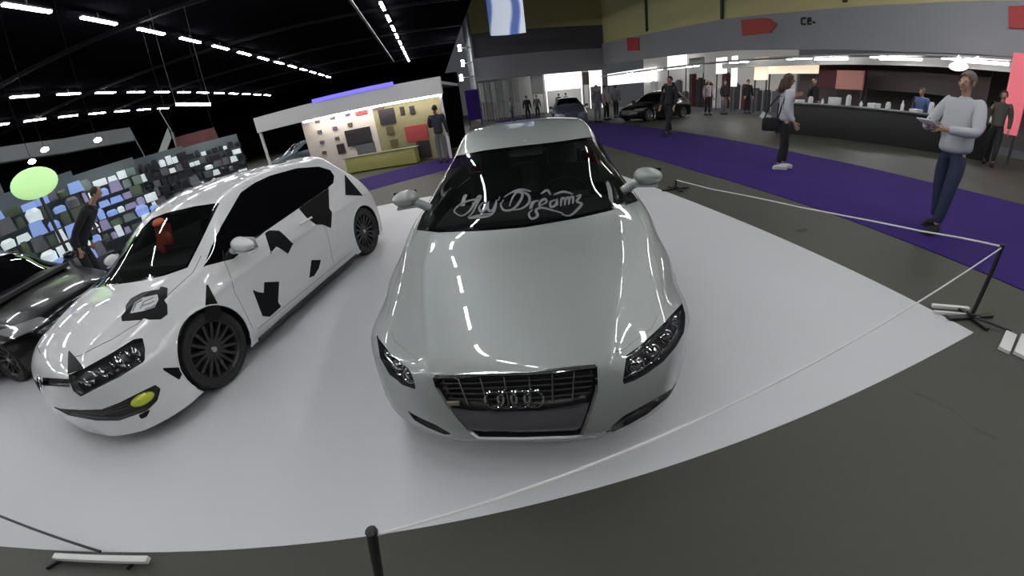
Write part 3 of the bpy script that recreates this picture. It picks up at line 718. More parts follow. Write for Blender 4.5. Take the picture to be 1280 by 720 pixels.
# ------------------------------------------------------------------ shops under the fascia
SHOPW = mat('glow_shop_panel', (.8, .8, .8), emit=(1, .98, .95), es=1.6)  # white panels glow by themselves in place of lit shop interiors
SHOPWARM = mat('warm_glow_panel', (.8, .7, .6), emit=(1, .78, .58), es=.9)  # warm emission put into shelf and column in place of shop lighting
GLOWR = mat('red_glow_panel', (.5, .1, .12), emit=(1, .22, .28), es=.45)  # panel emission stands in for the red glow at the right
MAROON = mat('maroon_panel', (.09, .02, .03), .7)
f = MB(); f.box((20.3, 0.5, 1.45), (.1, 33, 2.9)); struct(f.build('wall_shop_back', mat('shop_back', (.09, .075, .075), .8), smooth=False))
f = MB(); f.box((20.3, 26, 2.2), (.1, 17.5, 4.4)); struct(f.build('wall_shop_glow', mat('shop_back_glow', (.4, .39, .38), emit=(1, .98, .96), es=.13), smooth=False))  # wall emits faintly in place of shop lighting falling on it
f = MB(); f.box((17.2, 4, 2.72), (.3, 32, .30)); struct(f.build('trim_15', mat('soffit_pale', (.75, .74, .72), .5), smooth=False))
for yy in (3.5, 6.2, 9.0, 12.0):
    m = MB(); m.tube([(16.15, yy-.8, 2.74), (16.15, yy+.8, 2.74)], .045, 8); m.tube([(16.15, yy, 2.74), (16.15, yy, 2.84)], .02); tag(m.build('strip_light', mat('strip_glow', (1, 1, 1), emit=(1, .98, .95), es=9)), 'thin bright strip light under the soffit over the counter', 'light', 'strip lights over the counter')
random.seed(8)
for k in range(16):
    yy = 18.2+.95*k; hh = random.uniform(.9, 2.5); m = MB(); m.box((0, 0, hh/2), (.4, random.uniform(.3, .75), hh), bev=.02); m.box((0, 0, hh+.06), (.3, .3, .12), bev=.02)
    cn, mm_ = random.choice([('dark', CABIN), ('grey', DGREY), ('white', WHITEB), ('brown', MAROON)])
    o = m.build('shop_cabinet', mm_); o.location = (20.0, yy, 0); tag(o, cn+' shop cabinet against the glowing shop wall across the aisle', 'cabinet', cn+' cabinets against the glowing shop wall')
def panel(px0, py0, px1, py1, X, m_, name, label, cat, th=.12, group=None, legs=True):
    """upright board on the plane x = X between two picture columns, standing on the floor"""
    a = onx(px0, (py0+py1)/2, X); b = onx(px1, (py0+py1)/2, X); zt = onx((px0+px1)/2, py0, X).z; z0 = onx((px0+px1)/2, py1, X).z
    mb = MB(); mb.box((X, (a.y+b.y)/2, (zt+z0)/2), (th, abs(a.y-b.y), zt-z0), bev=.01)
    o = mb.build(name, m_, smooth=False)
    if legs and z0 > .05:
        for yy in (a.y, b.y): lg = MB(); lg.box((X, yy+(.05 if yy == min(a.y, b.y) else -.05), z0/2), (.06, .06, z0)); lg.build('leg', STEEL, o)
    return tag(o, label, cat, group)
panel(835, 66, 858, 86, 19.2, SHOPW, 'display_board', 'bright white shop panel behind the dark car, left of the posters', 'panel')
panel(862, 72, 880, 92, 18.6, WHITEB, 'display_board', 'white framed shop board over the rear of the dark car', 'panel')
panel(896, 72, 908, 92, 18.6, SHOPW, 'display_board', 'narrow bright white panel between the people by the shops', 'panel')
panel(915, 70, 921, 108, 18, SHOPW, 'display_column', 'slim glowing white column left of the woman in the light top', 'column')
panel(944, 72, 960, 100, 18, SHOPWARM, 'display_column', 'warm glowing column behind the woman in the light top', 'column')
panel(962, 76, 1024, 92, 18.5, SHOPWARM, 'shop_shelf', 'warm glowing shop shelf behind the woman and the person in black', 'shelf')
panel(1024, 76, 1082, 112, 18.5, MAROON, 'backdrop_board', 'maroon board behind the left end of the black counter', 'board')
panel(1046, 88, 1080, 112, 17.5, mat('dusty_pink', (.35, .16, .13), .8), 'poster_board', 'dusty pink rounded board behind the counter', 'board')
panel(1084, 80, 1240, 118, 18.5, mat('dark_brown_board', (.05, .035, .035), .8), 'backdrop_board', 'long dark backdrop behind the right half of the counter', 'board')
panel(1258, 66, 1283, 170, 14.8, GLOWR, 'glow_stand', 'red glowing stand at the right edge of the picture', 'stand')
panel(760, 88, 820, 104, 20, SHOPW, 'display_board', 'long bright shop panel behind the front of the dark car', 'panel')
# oval lit sign
c_ = onx(1198, 83, 15.0); mb = MB(); mb.ell(c_, (.05, .30, .14), 20, 10); mb.tube([c_+Vector((0, -.15, .10)), Vector((c_.x+.6, c_.y-.3, 2.86))], .02); mb.tube([c_+Vector((0, .15, .10)), Vector((c_.x+.6, c_.y+.3, 2.86))], .02)
tag(mb.build('oval_sign', mat('lit_oval', (.9, .8, .8), emit=(1, .85, .85), es=1.5)), 'white lit oval sign over the counter', 'sign')
# black counter
ca = at(968, 166); cb = at(1180, 193)
def counter():
    a = Vector((ca.x, ca.y, 0)); b = Vector((cb.x, cb.y, 0)); d = (b-a).normalized(); n = Vector((-d.y, d.x, 0))
    if n.x < 0: n = -n
    b = b+d*1.2
    root = thing('bar_counter', 'long black counter with white items on top at the right', 'counter', tuple((a+b)/2), math.atan2(d.y, d.x))
    Lc = (b-a).length
    m = MB(); m.box((0, (1 if n.dot(Vector((-d.y, d.x, 0))) > 0 else -1)*.35, .5), (Lc, .6, 1.0), bev=.01); m.build('front_panel', mat('counter_black', (.008, .008, .009), .5), root)
    m = MB(); m.box((0, (1 if n.dot(Vector((-d.y, d.x, 0))) > 0 else -1)*.33, 1.03), (Lc+.1, .75, .05), bev=.015); m.build('counter_top', mat('counter_top_grey', (.10, .10, .10), .3), root)
    return a, b, d, n
a_, b_, d_, n_ = counter()
random.seed(5)
for k in range(16):
    t = (k+.5)/16; p = a_+(b_-a_)*t+n_*(.25+.2*random.random()); h_ = random.choice([.12, .18, .25, .30]); m = MB()
    kind = k % 3
    if kind == 0: m.lathe([(0, 0), (.05, 0), (.05, h_*.6), (.02, h_*.8), (.02, h_), (0, h_)], n=12); nm, lb, ct = 'bottle', 'white bottle standing on the black counter', 'bottle'
    elif kind == 1: m.box((0, 0, h_*.4), (.35, .25, h_*.8), bev=.01); nm, lb, ct = 'paper_stack', 'white stack of papers on the black counter', 'papers'
    else: m.box((0, 0, h_*.5), (.16, .1, h_), bev=.02); m.box((0, 0, h_+.02), (.1, .08, .04), bev=.01); nm, lb, ct = 'carton', 'small pale carton on the black counter', 'box'
    o = m.build(nm, WHITEB); o.location = (p.x, p.y, 1.055); tag(o, lb, ct, ct+' on the black counter')
# bright shops in the end wall
def epanel(px0, py0, px1, py1, Y, m_, name, label, cat, group=None):
    a = ony(px0, (py0+py1)/2, Y); b = ony(px1, (py0+py1)/2, Y); zt = ony((px0+px1)/2, py0, Y).z; z0 = max(0, ony((px0+px1)/2, py1, Y).z)
    mb = MB(); mb.box(((a.x+b.x)/2, Y, (zt+z0)/2), (abs(b.x-a.x), .15, zt-z0), bev=.01)
    if z0 > .05:
        for xx in (min(a.x, b.x)+.06, max(a.x, b.x)-.06): mb.box((xx, Y, z0/2), (.07, .07, z0))
    return tag(mb.build(name, m_, smooth=False), label, cat, group)
epanel(681, 88, 727, 112, 36.5, SHOPW, 'shop_stand', 'brightest white shop front in the end wall', 'stand')
epanel(736, 84, 752, 108, 36, SHOPW, 'shop_stand', 'bright white stand at the right end of the end wall', 'stand')
epanel(664, 92, 679, 118, 36, WHITEB, 'shop_stand', 'white stand behind the person in black at the far end', 'stand')
epanel(728, 90, 736, 106, 35.8, mat('khaki_board', (.22, .21, .14), .8), 'shop_board', 'khaki board between the white shop fronts', 'board')
for k in range(7):
    x = 600+7.2*k; epanel(x, 104+(-1)*k*.9, x+5, 128, YE-.4-.1*(k % 2), mat('curtain_pale', (.42, .45, .42), .8) if k % 2 == 0 else mat('curtain_grey', (.25, .28, .24), .8), 'curtain_panel', ['pale', 'grey-green'][k % 2]+' curtain panel at the left end of the far wall', 'curtain', 'curtain panels at the far wall')
epanel(583, 112, 600, 150, 30, PURPLE, 'drape', 'purple drape at the far end behind the silver car', 'drape')
for k, (x, y) in enumerate(((575, 64), (579, 83), (577, 101))):
    p = ony(x, y, YE-.2); m = MB(); m.tube([p, p+Vector((0, 0, .5))], .12, 8); wl = m.build('wall_lamp', LAMP); MB().box(((p.x+xl)/2+.05, p.y+.16, p.z+.25), (xl-p.x+.1, .08, .08)).build('bracket', STEEL, wl); tag(wl, 'small bright lamp at the left edge of the end wall, '+['top', 'middle', 'lowest'][k]+' of three', 'light')

# ------------------------------------------------------------------ the white stall
SA = Vector((-.107, 13.07, 0)); th_ = math.radians(105); SU = Vector((-math.sin(th_), -math.cos(th_), 0)); SV = Vector((SU.y, -SU.x, 0))
if SV.y < 0: SV = -SV
def sp(s, v, z): return SA+SU*s+SV*v+Vector((0, 0, z))
def sbox(mb, s0, s1, v0, v1, z0, z1):
    vs = [sp(s, v, z) for s in (s0, s1) for v in (v0, v1) for z in (z0, z1)]
    mb.add(vs, [(0, 1, 3, 2), (4, 6, 7, 5), (0, 4, 5, 1), (2, 3, 7, 6), (0, 2, 6, 4), (1, 5, 7, 3)]); return mb
stall = thing('market_stall', 'white market stall with a sloping fascia and a peg wall of goods', 'stall', tuple(SA))
def sbuild(mb, name, m_):
    o = mb.build(name, m_, smooth=False); o.parent = stall; o.matrix_parent_inverse = Matrix.Translation(-SA); return o
STW = mat('stall_white', (.80, .79, .77), .6); PEG = mat('peg_wall', (.62, .55, .50), .7, bump=.3, bscale=60)
sbuild(sbox(MB(), -.55, 6.6, -.1, .05, 2.08, 2.62), 'fascia', STW)
sbuild(sbox(MB(), -.5, 6.6, .05, 3.0, 2.40, 2.50), 'roof', STW)
sbuild(sbox(MB(), 2.1, 4.95, .35, .45, 0.02, 2.35), 'peg_wall', PEG)
sbuild(sbox(MB(), -.4, 2.1, .35, .45, 0.02, 2.35), 'peg_wall', mat('peg_wall_olive', (.27, .24, .13), .7, bump=.3, bscale=60))
sbuild(sbox(MB(), 4.88, 4.98, .45, 2.9, 0.02, 2.4), 'side_wall', PEG)
sbuild(sbox(MB(), -.5, 6.6, 2.9, 3.0, 0.02, 2.4), 'back_wall', DARKW)
for s in (-.5, 6.5): sbuild(sbox(MB(), s, s+.08, -.05, .03, 0.0, 2.1), 'post', STW)
sbuild(sbox(MB(), -.5, 4.6, -.08, .0, 2.03, 2.09), 'light_strip', mat('stall_fill_strip', (1, 1, 1), emit=(1, .97, .9), es=22))  # unseen strip added to brighten the peg wall
sbuild(sbox(MB(), 1.0, 4.0, -.14, -.10, 2.60, 2.72), 'blue_strip', mat('blue_strip', (.1, .1, .6), emit=(.20, .16, .95), es=1.1))
random.seed(11)
goods = []
PK = {'black': mat('goods_black', (.02, .015, .02), .5), 'red': mat('goods_red', (.35, .05, .05), .5), 'brown': mat('goods_brown', (.12, .07, .05), .6), 'grey': mat('goods_grey', (.10, .10, .12), .5), 'olive': mat('goods_olive', (.10, .085, .03), .6), 'white': WHITEB, 'yellow': mat('goods_yellow', (.40, .38, .12), .6), 'purple': mat('goods_purple', (.13, .06, .15), .6)}
def good(s, z, w_, h_, col, label, nm='hanging_packet'):
    m = MB(); vs = [sp(s-w_/2, .30, z-h_/2), sp(s+w_/2, .30, z-h_/2), sp(s+w_/2, .30, z+h_/2), sp(s-w_/2, .30, z+h_/2), sp(s-w_/2, .352, z-h_/2), sp(s+w_/2, .352, z-h_/2), sp(s+w_/2, .352, z+h_/2), sp(s-w_/2, .352, z+h_/2)]
    m.add(vs, [(0, 1, 2, 3), (7, 6, 5, 4), (0, 4, 5, 1), (1, 5, 6, 2), (2, 6, 7, 3), (3, 7, 4, 0)])
    return tag(m.build(nm, PK[col], smooth=False), label, 'goods', 'goods hung on the stall wall')
def spx(px, py):
    """stall wall coordinates (along, height) under a pixel"""
    d = pray(px, py); nrm = SV; o = sp(0, .30, 0); t = (o-CAM).dot(nrm)/d.dot(nrm); p = CAM+d*t; return (p-SA).dot(SU), p.z
GL = [((441, 128), (459, 142), 'red', 'large red packet on the pale peg wall'), ((464, 127), (479, 136), 'brown', 'brown packet beside the large red one'),
      ((430, 164), (466, 178), 'black', 'long black board hung across the middle of the peg wall'), ((472, 138), (495, 153), 'black', 'black boxed item high on the peg wall'),
      ((499, 134), (506, 143), 'black', 'small black packet right of the boxed item'), ((511, 133), (519, 142), 'black', 'last small black packet of the upper row'),
      ((505, 159), (536, 174), 'red', 'wide dull red panel on the olive wall'), ((444, 180), (470, 190), 'grey', 'long grey packet under the black board'),
      ((451, 199), (478, 208), 'grey', 'lowest long grey packet on a yellow card'), ((487, 175), (498, 182), 'olive', 'olive packet in the middle of the wall'),
      ((492, 192), (504, 200), 'olive', 'olive packet near the foot of the wall'), ((482, 159), (493, 167), 'olive', 'olive packet left of the wide dull red panel'),
      ((420, 181), (432, 191), 'black', 'black square packet left of the grey one'), ((520, 178), (540, 196), 'black', 'dark goods low on the right of the wall')]
YC = []
for (a, b, col, lb) in [((436, 194), (482, 214), 'yellow', 'yellow card board at the foot of the peg wall')]:
    s0, z0 = spx(*a); s1, z1 = spx(*b)
for a, b, col, lb in GL:
    s0, z0 = spx(*a); s1, z1 = spx(*b); good((s0+s1)/2, (z0+z1)/2, abs(s0-s1), max(.06, min(abs(z0-z1)-.3*abs(s0-s1)*.0, abs(z0-z1))), col, lb)
for i in range(5):
    for j in range(4):
        s, z = spx(396+19*(i % 3)+3*j, 152+13*j-4.6*(i % 3)) if i < 3 else spx(462+12*(i-3), 126-2*(i-3)+0*j)
        if i >= 3: continue
        good(s, z, .16, .12, ['brown', 'grey', 'purple', 'brown'][(i+j) % 4], 'small dark packet hung in rows on the pale left part of the peg wall')
tb = thing('display_table', 'yellowish low display table at the foot of the stall wall', 'table', tuple(sp(2.0, 0, 0)), math.atan2(SU.y, SU.x))
m = MB(); m.box((0, 0, .28), (2.6, .45, .5), bev=.02); m.build('cloth_front', PK['yellow'], tb); m = MB(); m.box((0, 0, .545), (2.7, .5, .03), bev=.01); m.build('table_top', mat('khaki_board', (0, 0, 0)), tb)

# ------------------------------------------------------------------ barrier posts and tape
POSTM = mat('post_black', (.008, .008, .009), .45); TAPE = mat('tape_white', (.72, .71, .69), .6)
def post(x, y, h, ang, label, lean=(0, 0), r_=.017, cross=True):
    r = thing('barrier_post', label, 'post', (x, y, 0), ang)
    MB().tube([(0, 0, .02), (lean[0], lean[1], h)], r_, 10).build('pole', POSTM, r)
    m = MB(); m.tube([(lean[0], lean[1], h-.005), (lean[0], lean[1], h+.005), (lean[0], lean[1], h+.008)], [r_*1.1, r_*1.1, r_*.8], 10); m.build('cap', POSTM, r)
    m = MB()
    if cross: m.box((.0, 0, .015), (.50, .045, .022), bev=.005); m.box((0, 0, .015), (.045, .36, .022), bev=.005); m.box((0, 0, .03), (.07, .07, .05), bev=.01)
    else: m.lathe([(0, 0), (.05, 0), (.05, .02), (.02, .03), (0, .03)], n=20)
    m.build('foot', POSTM, r)
    return r
P1 = Vector((3.79, .967, .64)); P2 = Vector((-.402, .572, .64))
post(P1.x, P1.y, .64, math.radians(-20), 'thin black post at the right corner of the white mat holding the tape')
post(-.587, .625, .64, 0, 'black post at the bottom edge of the picture in front of the silver car', lean=(.185, -.053), r_=.0165, cross=False)
lf = at(130, 693); lq_ = at(0, 645, .16); ld = (lq_-Vector((lf.x, lf.y, .03)))
tag(MB().tube([Vector((lf.x, lf.y, .03)), Vector((lf.x, lf.y, .03))+ld*2.6], .008, 8).build('black_cord', POSTM), 'thin black cord rising to the left from the white foot bar', 'cord')
post(lf.x+ld.x*2.6, lf.y+ld.y*2.6, .03+ld.z*2.6, 0, 'black post beyond the left edge holding the black cord')
for k, (px_, py_) in enumerate(((72, 703), (158, 703))):
    pq = at(px_, py_); m = MB(); m.box((0, 0, .012), (.13, .04, .024), bev=.005); o = m.build('rubber_foot', POSTM); o.location = (pq.x, pq.y, 0); o.rotation_euler = (0, 0, (.6, -.5)[k]); tag(o, ('left', 'right')[k]+' black rubber foot under the white bar at the bottom left', 'foot')
tp = [P1+(P2-P1)*t+Vector((0, 0, .012*math.sin(PI*t))) for t in [i/24 for i in range(25)]]
TW = .010
def tape(pts, wd=.016, name='barrier_tape'):
    return MB().tube(pts, wd*.42, 6).build(name, TAPE)
tag(tape([p-Vector((0, 0, .02)) for p in tp], .012), 'white tape from the right corner post across the front of the silver car', 'tape')
P3 = Vector((3.55, 7.3, .30))
t2 = [P1-Vector((0, 0, .01))]+[onx(x, y, 3.74) for x, y in ((1200, 297), (1150, 288.5), (1109, 280), (1060, 270.5), (1000, 259), (940, 246), (890, 236.5))]
tag(tape([Vector(p) for p in t2]+[Vector((3.66, t2[-1].y+.8, t2[-1].z*.9))], .018), 'white tape from the corner post back along the right side of the mat', 'tape')
post(3.66, t2[-1].y+.8, max(.12, t2[-1].z*.9), 0, 'low black post at the far end of the right-hand tape')
PLM = mat('plate_white', (.70, .70, .68), .5)
def bar_block(a, b, wd, label, z=0.0, h_=.03):
    p, q = at(*a, z+h_), at(*b, z+h_); d = q-p; m = MB(); m.box((0, 0, h_/2+z), (d.length, wd, h_), bev=.006); o = m.build('foot_plate', PLM); o.location = ((p.x+q.x)/2, (p.y+q.y)/2, 0); o.rotation_euler = (0, 0, math.atan2(d.y, d.x)); return tag(o, label, 'foot plate')
def flat_block(px, py, dims, ang, label, name='foot_plate', z=0.0):
    p = at(px, py); m = MB(); m.box((0, 0, dims[2]/2+z), dims, bev=.006); o = m.build(name, PLM); o.location = (p.x, p.y, 0.0); o.rotation_euler = (0, 0, ang); return tag(o, label, 'foot plate')
bar_block((1166, 380), (1212, 384), .035, 'white foot plate beside the corner post, nearer the mat')
bar_block((1168, 388), (1211, 392), .022, 'slim white bar lying just in front of the foot plate by the corner post')
bar_block((1265, 415), (1256, 436), .085, 'white block at the right edge, nearer the corner post')
bar_block((1284, 419), (1275, 442), .085, 'white block at the right edge, cut by the frame')
bar_block((66, 694), (183, 698), .035, 'long white foot bar at the bottom left', z=.026)
fb = MB(); pa = at(1215, 400); pb = at(1262, 418); fb.tube([Vector((pa.x, pa.y, .03)), Vector((pb.x, pb.y, .03))], .012, 8); tag(fb.build('foot_rail', POSTM), 'black rail on the floor from the corner post to the white blocks', 'rail')
# stains on the concrete
def stain(px, py, rx, ry, ang, label):
    p = at(px, py); m = MB(); random.seed(int(px)); n = 24
    m.prism([((rx*(1+.2*math.sin(3*t)+.1*random.random()))*math.cos(t), ry*(1+.2*math.cos(2*t))*math.sin(t)) for t in [2*PI*k/n for k in range(n)]], 0.0002, .002)
    o = m.build('floor_mark', mat('dark_tape', (.03, .03, .028), .7), smooth=False); o.location = (p.x, p.y, 0); o.rotation_euler = (0, 0, ang); return tag(o, label, 'floor mark')
stain(1003, 288, .09, .05, 0, 'small dark spot on the concrete right of the mat')
sc = [at(1140, 490), at(1165, 500), at(1195, 515), at(1215, 535), at(1245, 548)]
m = MB(); vs = []
for p in sc: vs += [(p.x-.008, p.y-.01, .0015), (p.x+.008, p.y+.01, .0015)]
m.add(vs, [(2*i, 2*i+1, 2*i+3, 2*i+2) for i in range(len(sc)-1)]); tag(m.build('scuff_mark', mat('scuff_grey', (.034, .034, .028), .6), smooth=False), 'faint dark scuff on the bare concrete at the lower right', 'floor mark')

# ------------------------------------------------------------------ other cars
def simple_car(rows, loc, rz, paint, label, res=.03, roof=True, rimm=None):
    root = thing('parked_car', label, 'car', loc, math.radians(rz)); c = Car(rows, loc, rz, res)
    c.region('frit', 'top', [(-1.20, 0), (-1.26, .45), (-1.36, .66), (-1.95, .50), (-1.86, 0), (-1.95, -.50), (-1.36, -.66), (-1.26, -.45)])
    for s in '+-':
        c.region('g'+s, 'side'+s, [(-1.45, .93), (-1.72, 1.06), (-2.0, 1.22), (-2.4, 1.30), (-3.0, 1.30), (-3.3, 1.22), (-3.45, 1.03), (-2.5, .96)])
        c.region('a'+s, 'side'+s, arc_poly(-.86, .31, .34)); c.region('b'+s, 'side'+s, arc_poly(-3.40, .31, .34))
    c.region('rg', 'rear', [(-.46, 1.2), (.46, 1.2), (.5, .98), (-.5, .98)])
    c.region('l+', 'front', [(.46, .56), (.80, .56), (.80, .68), (.50, .64)]); c.region('l-', 'front', [(-.46, .56), (-.80, .56), (-.80, .68), (-.50, .64)])
    c.region('gr', 'front', [(-.36, .58), (.36, .58), (.30, .32), (-.30, .32)])
    c.finish(); c.part('body', 'body_shell', paint, root); c.part('frit', 'windshield', GLASSD, root); c.part('rg', 'rear_window', GLASSD, root)
    for s in '+-': c.part('g'+s, 'side_window', GLASSD, root)
    for s in '+-': c.part('l'+s, 'headlight', mat('far_lamp', (.5, .5, .52), .1, .5), root)
    c.part('gr', 'grille', DPLAST, root)
    for k in (1, -1):
        for xx in (-.86, -3.40): add_wheel(root, xx, k*.75, .31, .22, .2, 10, rimm or SATIN, SATIN); arch_liner(root, xx, .31, .342, k*.5, k*.86)
        door_mirror(root, (-1.5, k*.98, .95), k, paint)
    MB().box((-2.1, 0, .9), (2.2, 1.2, .05)).build('parcel_shelf', CABIN, root)
    return root

# ------------------------------------------------------------------ the silver hatchback
def silver_car():
    loc, rz = (0.094, 1.029, 0), -106.13
    root = thing('hatchback_car', 'silver three-door hatchback with chrome-topped grille facing the camera on the white mat', 'car', loc, math.radians(rz))
    c = Car(AUDI_ROWS, loc, rz, 0.0135)
    for sy in (1, -1):
        c.crease([(-.16, sy*.38), (-.45, sy*.47), (-.8, sy*.56), (-1.15, sy*.60)], 'top', .006, .035)
        c.crease([(-.55, .50), (-1.6, .60), (-2.6, .63), (-3.7, .66)], 'side+' if sy > 0 else 'side-', .006, .03)
    c.renorm()
    hood = [(-.135, 0), (-.15, .20), (-.165, .36), (-.20, .45), (-.33, .60), (-.50, .705), (-.75, .745), (-1.05, .755), (-1.30, .73)]
    hood = hood+[(-1.35, 0)]+[(x, -y) for x, y in hood[::-1][:-1]]
    c.region('hood', 'top', hood)
    for s, k in (('+', 1), ('-', -1)):
        c.region('door'+s, 'side'+s, rounded([(-1.30, .22), (-1.30, .60), (-1.40, .86), (-1.62, .93), (-2.62, .95), (-2.70, .60), (-2.62, .22)], 1))
        c.region('arch'+s, 'side'+s, arc_poly(-.86, .275, .312)); c.region('rarch'+s, 'side'+s, arc_poly(-3.44, .275, .312))
    # glass
    ws = [(520.5, 287.5), (548, 290.5), (606, 288), (655, 284), (721, 273), (765, 263), (798, 251), (779, 222), (757, 189), (742, 171), (692, 178), (646, 183), (606, 188), (563, 196.5), (542, 237), (528, 268)]
    c.region('frit', 'cam', ws); c.region('windshield', 'cam', inset2(ws, 4))
    for s in '+-':
        sw = [(-1.47, .93), (-1.75, 1.06), (-2.08, 1.225), (-2.5, 1.315), (-2.95, 1.315), (-3.3, 1.27), (-3.52, 1.13), (-3.45, 1.02), (-3.0, .985), (-2.2, .955)]
        c.region('sfrit'+s, 'side'+s, sw); c.region('sglass'+s, 'side'+s, inset2(sw, .018))
    rw = [(-.46, 1.24), (.46, 1.24), (.50, 1.10), (.52, .98), (-.52, .98), (-.50, 1.10)]
    c.region('rglass', 'rear', rw)
    for s, k in (('t+', 1), ('t-', -1)):
        c.region(s, 'rear', [(k*.48, .74), (k*.95, .72), (k*.95, .90), (k*.50, .90)])
    # face
    gr = [(541, 471), (605, 468.5), (661, 467), (719, 460), (746, 458.5), (747, 487), (739, 512), (728, 543), (718, 545.5), (655, 548), (598, 547.5), (585, 538), (560, 508), (545, 484)]
    c.region('grille_rim', 'cam', gr)
    gi = inset2(gr, 3.0)
    c.region('grille_hole', 'cam', gi)
    c.region('plinth', 'cam', [(561, 509), (590, 513), (624, 515), (680, 513), (715, 508.5), (737, 503), (731, 522), (725, 537), (690, 539), (652, 540), (610, 539.5), (584, 537), (572, 524)])
    hr = [(783, 444), (800, 432), (824, 409.5), (852.5, 379), (856.5, 394), (855, 415), (845, 433), (829, 452), (808, 467.5), (792, 476), (777.5, 481), (781, 460)]
    hl = [(471, 420), (490, 444), (512, 462), (517, 474), (520, 487), (503, 481), (487, 468), (475, 447)]
    c.region('lamp_r', 'cam', hr); c.region('lamp_l', 'cam', hl)
    ir = [(757, 540), (779, 520), (808, 504.5), (839, 486), (850, 471), (849, 480), (832, 499), (808, 518), (787, 530), (766, 540)]
    il = [(510, 514), (527, 523), (545, 531), (565, 542.5), (556, 543), (534, 534), (518, 525)]
    c.region('intake_r', 'cam', ir); c.region('intake_l', 'cam', il)
    c.finish()
    P = c.part
    P('body', 'body_shell', SILVER, root)
    P('hood', 'hood', SILVER, root)
    for s in '+-':
        d = P('door'+s, 'door', SILVER, root)
        mb = c.ribbon('side'+s, [(-2.30, .80), (-2.50, .805)], .03, off=.02); mb.build('door_handle', SILVER, d)
        k = 1 if s == '+' else -1
        arch_liner(root, -.86, .275, .314, k*.5, k*.82); arch_liner(root, -3.44, .275, .314, k*.5, k*.82)
        f = P('sfrit'+s, 'window_frame', FRIT, root, off=.001)
        P('sglass'+s, 'side_window', GLASS, root)
        for xx in (-.86, -3.44):
            pts = [c.cast('side'+s, xx+.313*math.cos(a), .275+.313*math.sin(a)) for a in [PI*(-.12+1.24*t/28) for t in range(29)]]
            pts = [h-n*.004 for h, n in pts if h is not None]
            MB().tube(pts, .009, 6).build('arch_lip', SILVER, root)
    fr = P('frit', 'windshield_surround', FRIT, root, off=.001)
    P('windshield', 'windshield', GLASS, root)
    P('rglass', 'rear_window', GLASSD, root)
    P('t+', 'tail_light', mat('tail_lens', (.3, .01, .01), .1, coat=1), root, off=.004); P('t-', 'tail_light', MATS['tail_lens'], root, off=.004)
    rim = P('grille_rim', 'grille', CHROME, root, off=.006)
    P('grille_hole', 'grille_recess', mat('grille_black', (.006, .006, .007), .35), rim, depth=.05)
    P('plinth', 'number_plate_plinth', GREYMESH, rim, depth=.006)
    # slats: thin horizontal chrome-grey bars and finer uprights, in the opening above the plinth
    def lerp(a, b, t): return (a[0]+(b[0]-a[0])*t, a[1]+(b[1]-a[1])*t)
    TL, TR, BL, BR = (545, 475), (744, 463), (561, 508), (739, 501)
    for k in range(1, 5):
        t = k/5; a = lerp(TL, BL, t); b = lerp(TR, BR, t); mid = lerp(a, b, .5); mid = (mid[0], mid[1]+3.5*t+1.5)
        q1 = lerp(a, mid, .5); q2 = lerp(mid, b, .5)
        pts = c.line('cam', [a, (q1[0], q1[1]+1.2), mid, (q2[0], q2[1]+1.2), b], 0, off=-.022, step=12)
        MB().tube(pts, .0045, 6).build('grille_slat', mat('slat_grey', (.10, .10, .105), .25, .6), rim)
    for t in (.13, .27, .42, .58, .73, .87):
        a = lerp(TL, TR, t); b = lerp(BL, BR, t); b = (b[0], b[1]+5*(1-abs(2*t-1)))
        MB().tube(c.line('cam', [a, b], 0, off=-.014, step=8), .0035, 6).build('grille_upright', mat('upright_grey', (.30, .31, .32), .25, .8), rim)
    for k in range(14):
        t = (k+.5)/14; a = lerp((588, 541), (725, 540), t); MB().tube(c.line('cam', [a, (a[0], a[1]+5)], 0, off=-.02, step=4), .003, 5).build('grille_rib', MATS['slat_grey'], rim)
    # four linked rings
    h, n = c.cast('cam', 643, 496)
    ux = Vector((0, 1, 0)); n = (n+Vector((0, 0, 0))).normalized(); uz = n.cross(ux).normalized()
    if uz.z < 0: uz = -uz
    bad = MB(); R0 = .0385
    for k in range(4):
        cc = h+n*.016+ux*((k-1.5)*R0*1.42)+n*(.002*(k % 2))
        bad.tube([cc+ux*(R0*math.cos(a))+uz*(R0*math.sin(a)) for a in [2*PI*q/32 for q in range(32)]], .0062, 8, closed=True)
    bad.build('four_ring_badge', CHROME, rim)
    # small grille badge at the left of the opening
    h2, n2 = c.cast('cam', 567, 503.5)
    g = MB(); g.box(h2+n2*.004, (.012, .055, .020), bev=.003); g.build('grille_badge', mat('badge_tan', (.30, .26, .20), .3, .5), rim)
    # bright strip along the hood lip
    MB().tube(c.line('cam', [(545, 470), (605, 467), (661, 466), (719, 459.5), (744, 457.5)], 0, off=.004, step=8), .0085, 8).build('chrome_strip', mat('satin_chrome', (.9, .9, .92), .22, 1.0), rim)
    # lower lip of the bumper
    lip = c.line('cam', [(560, 547.5), (600, 549), (655, 549.3), (700, 548.5), (745, 544)], 0, off=.004, step=8)
    MB().tube(lip, .007, 8).build('bumper_lip', SILVER, root)
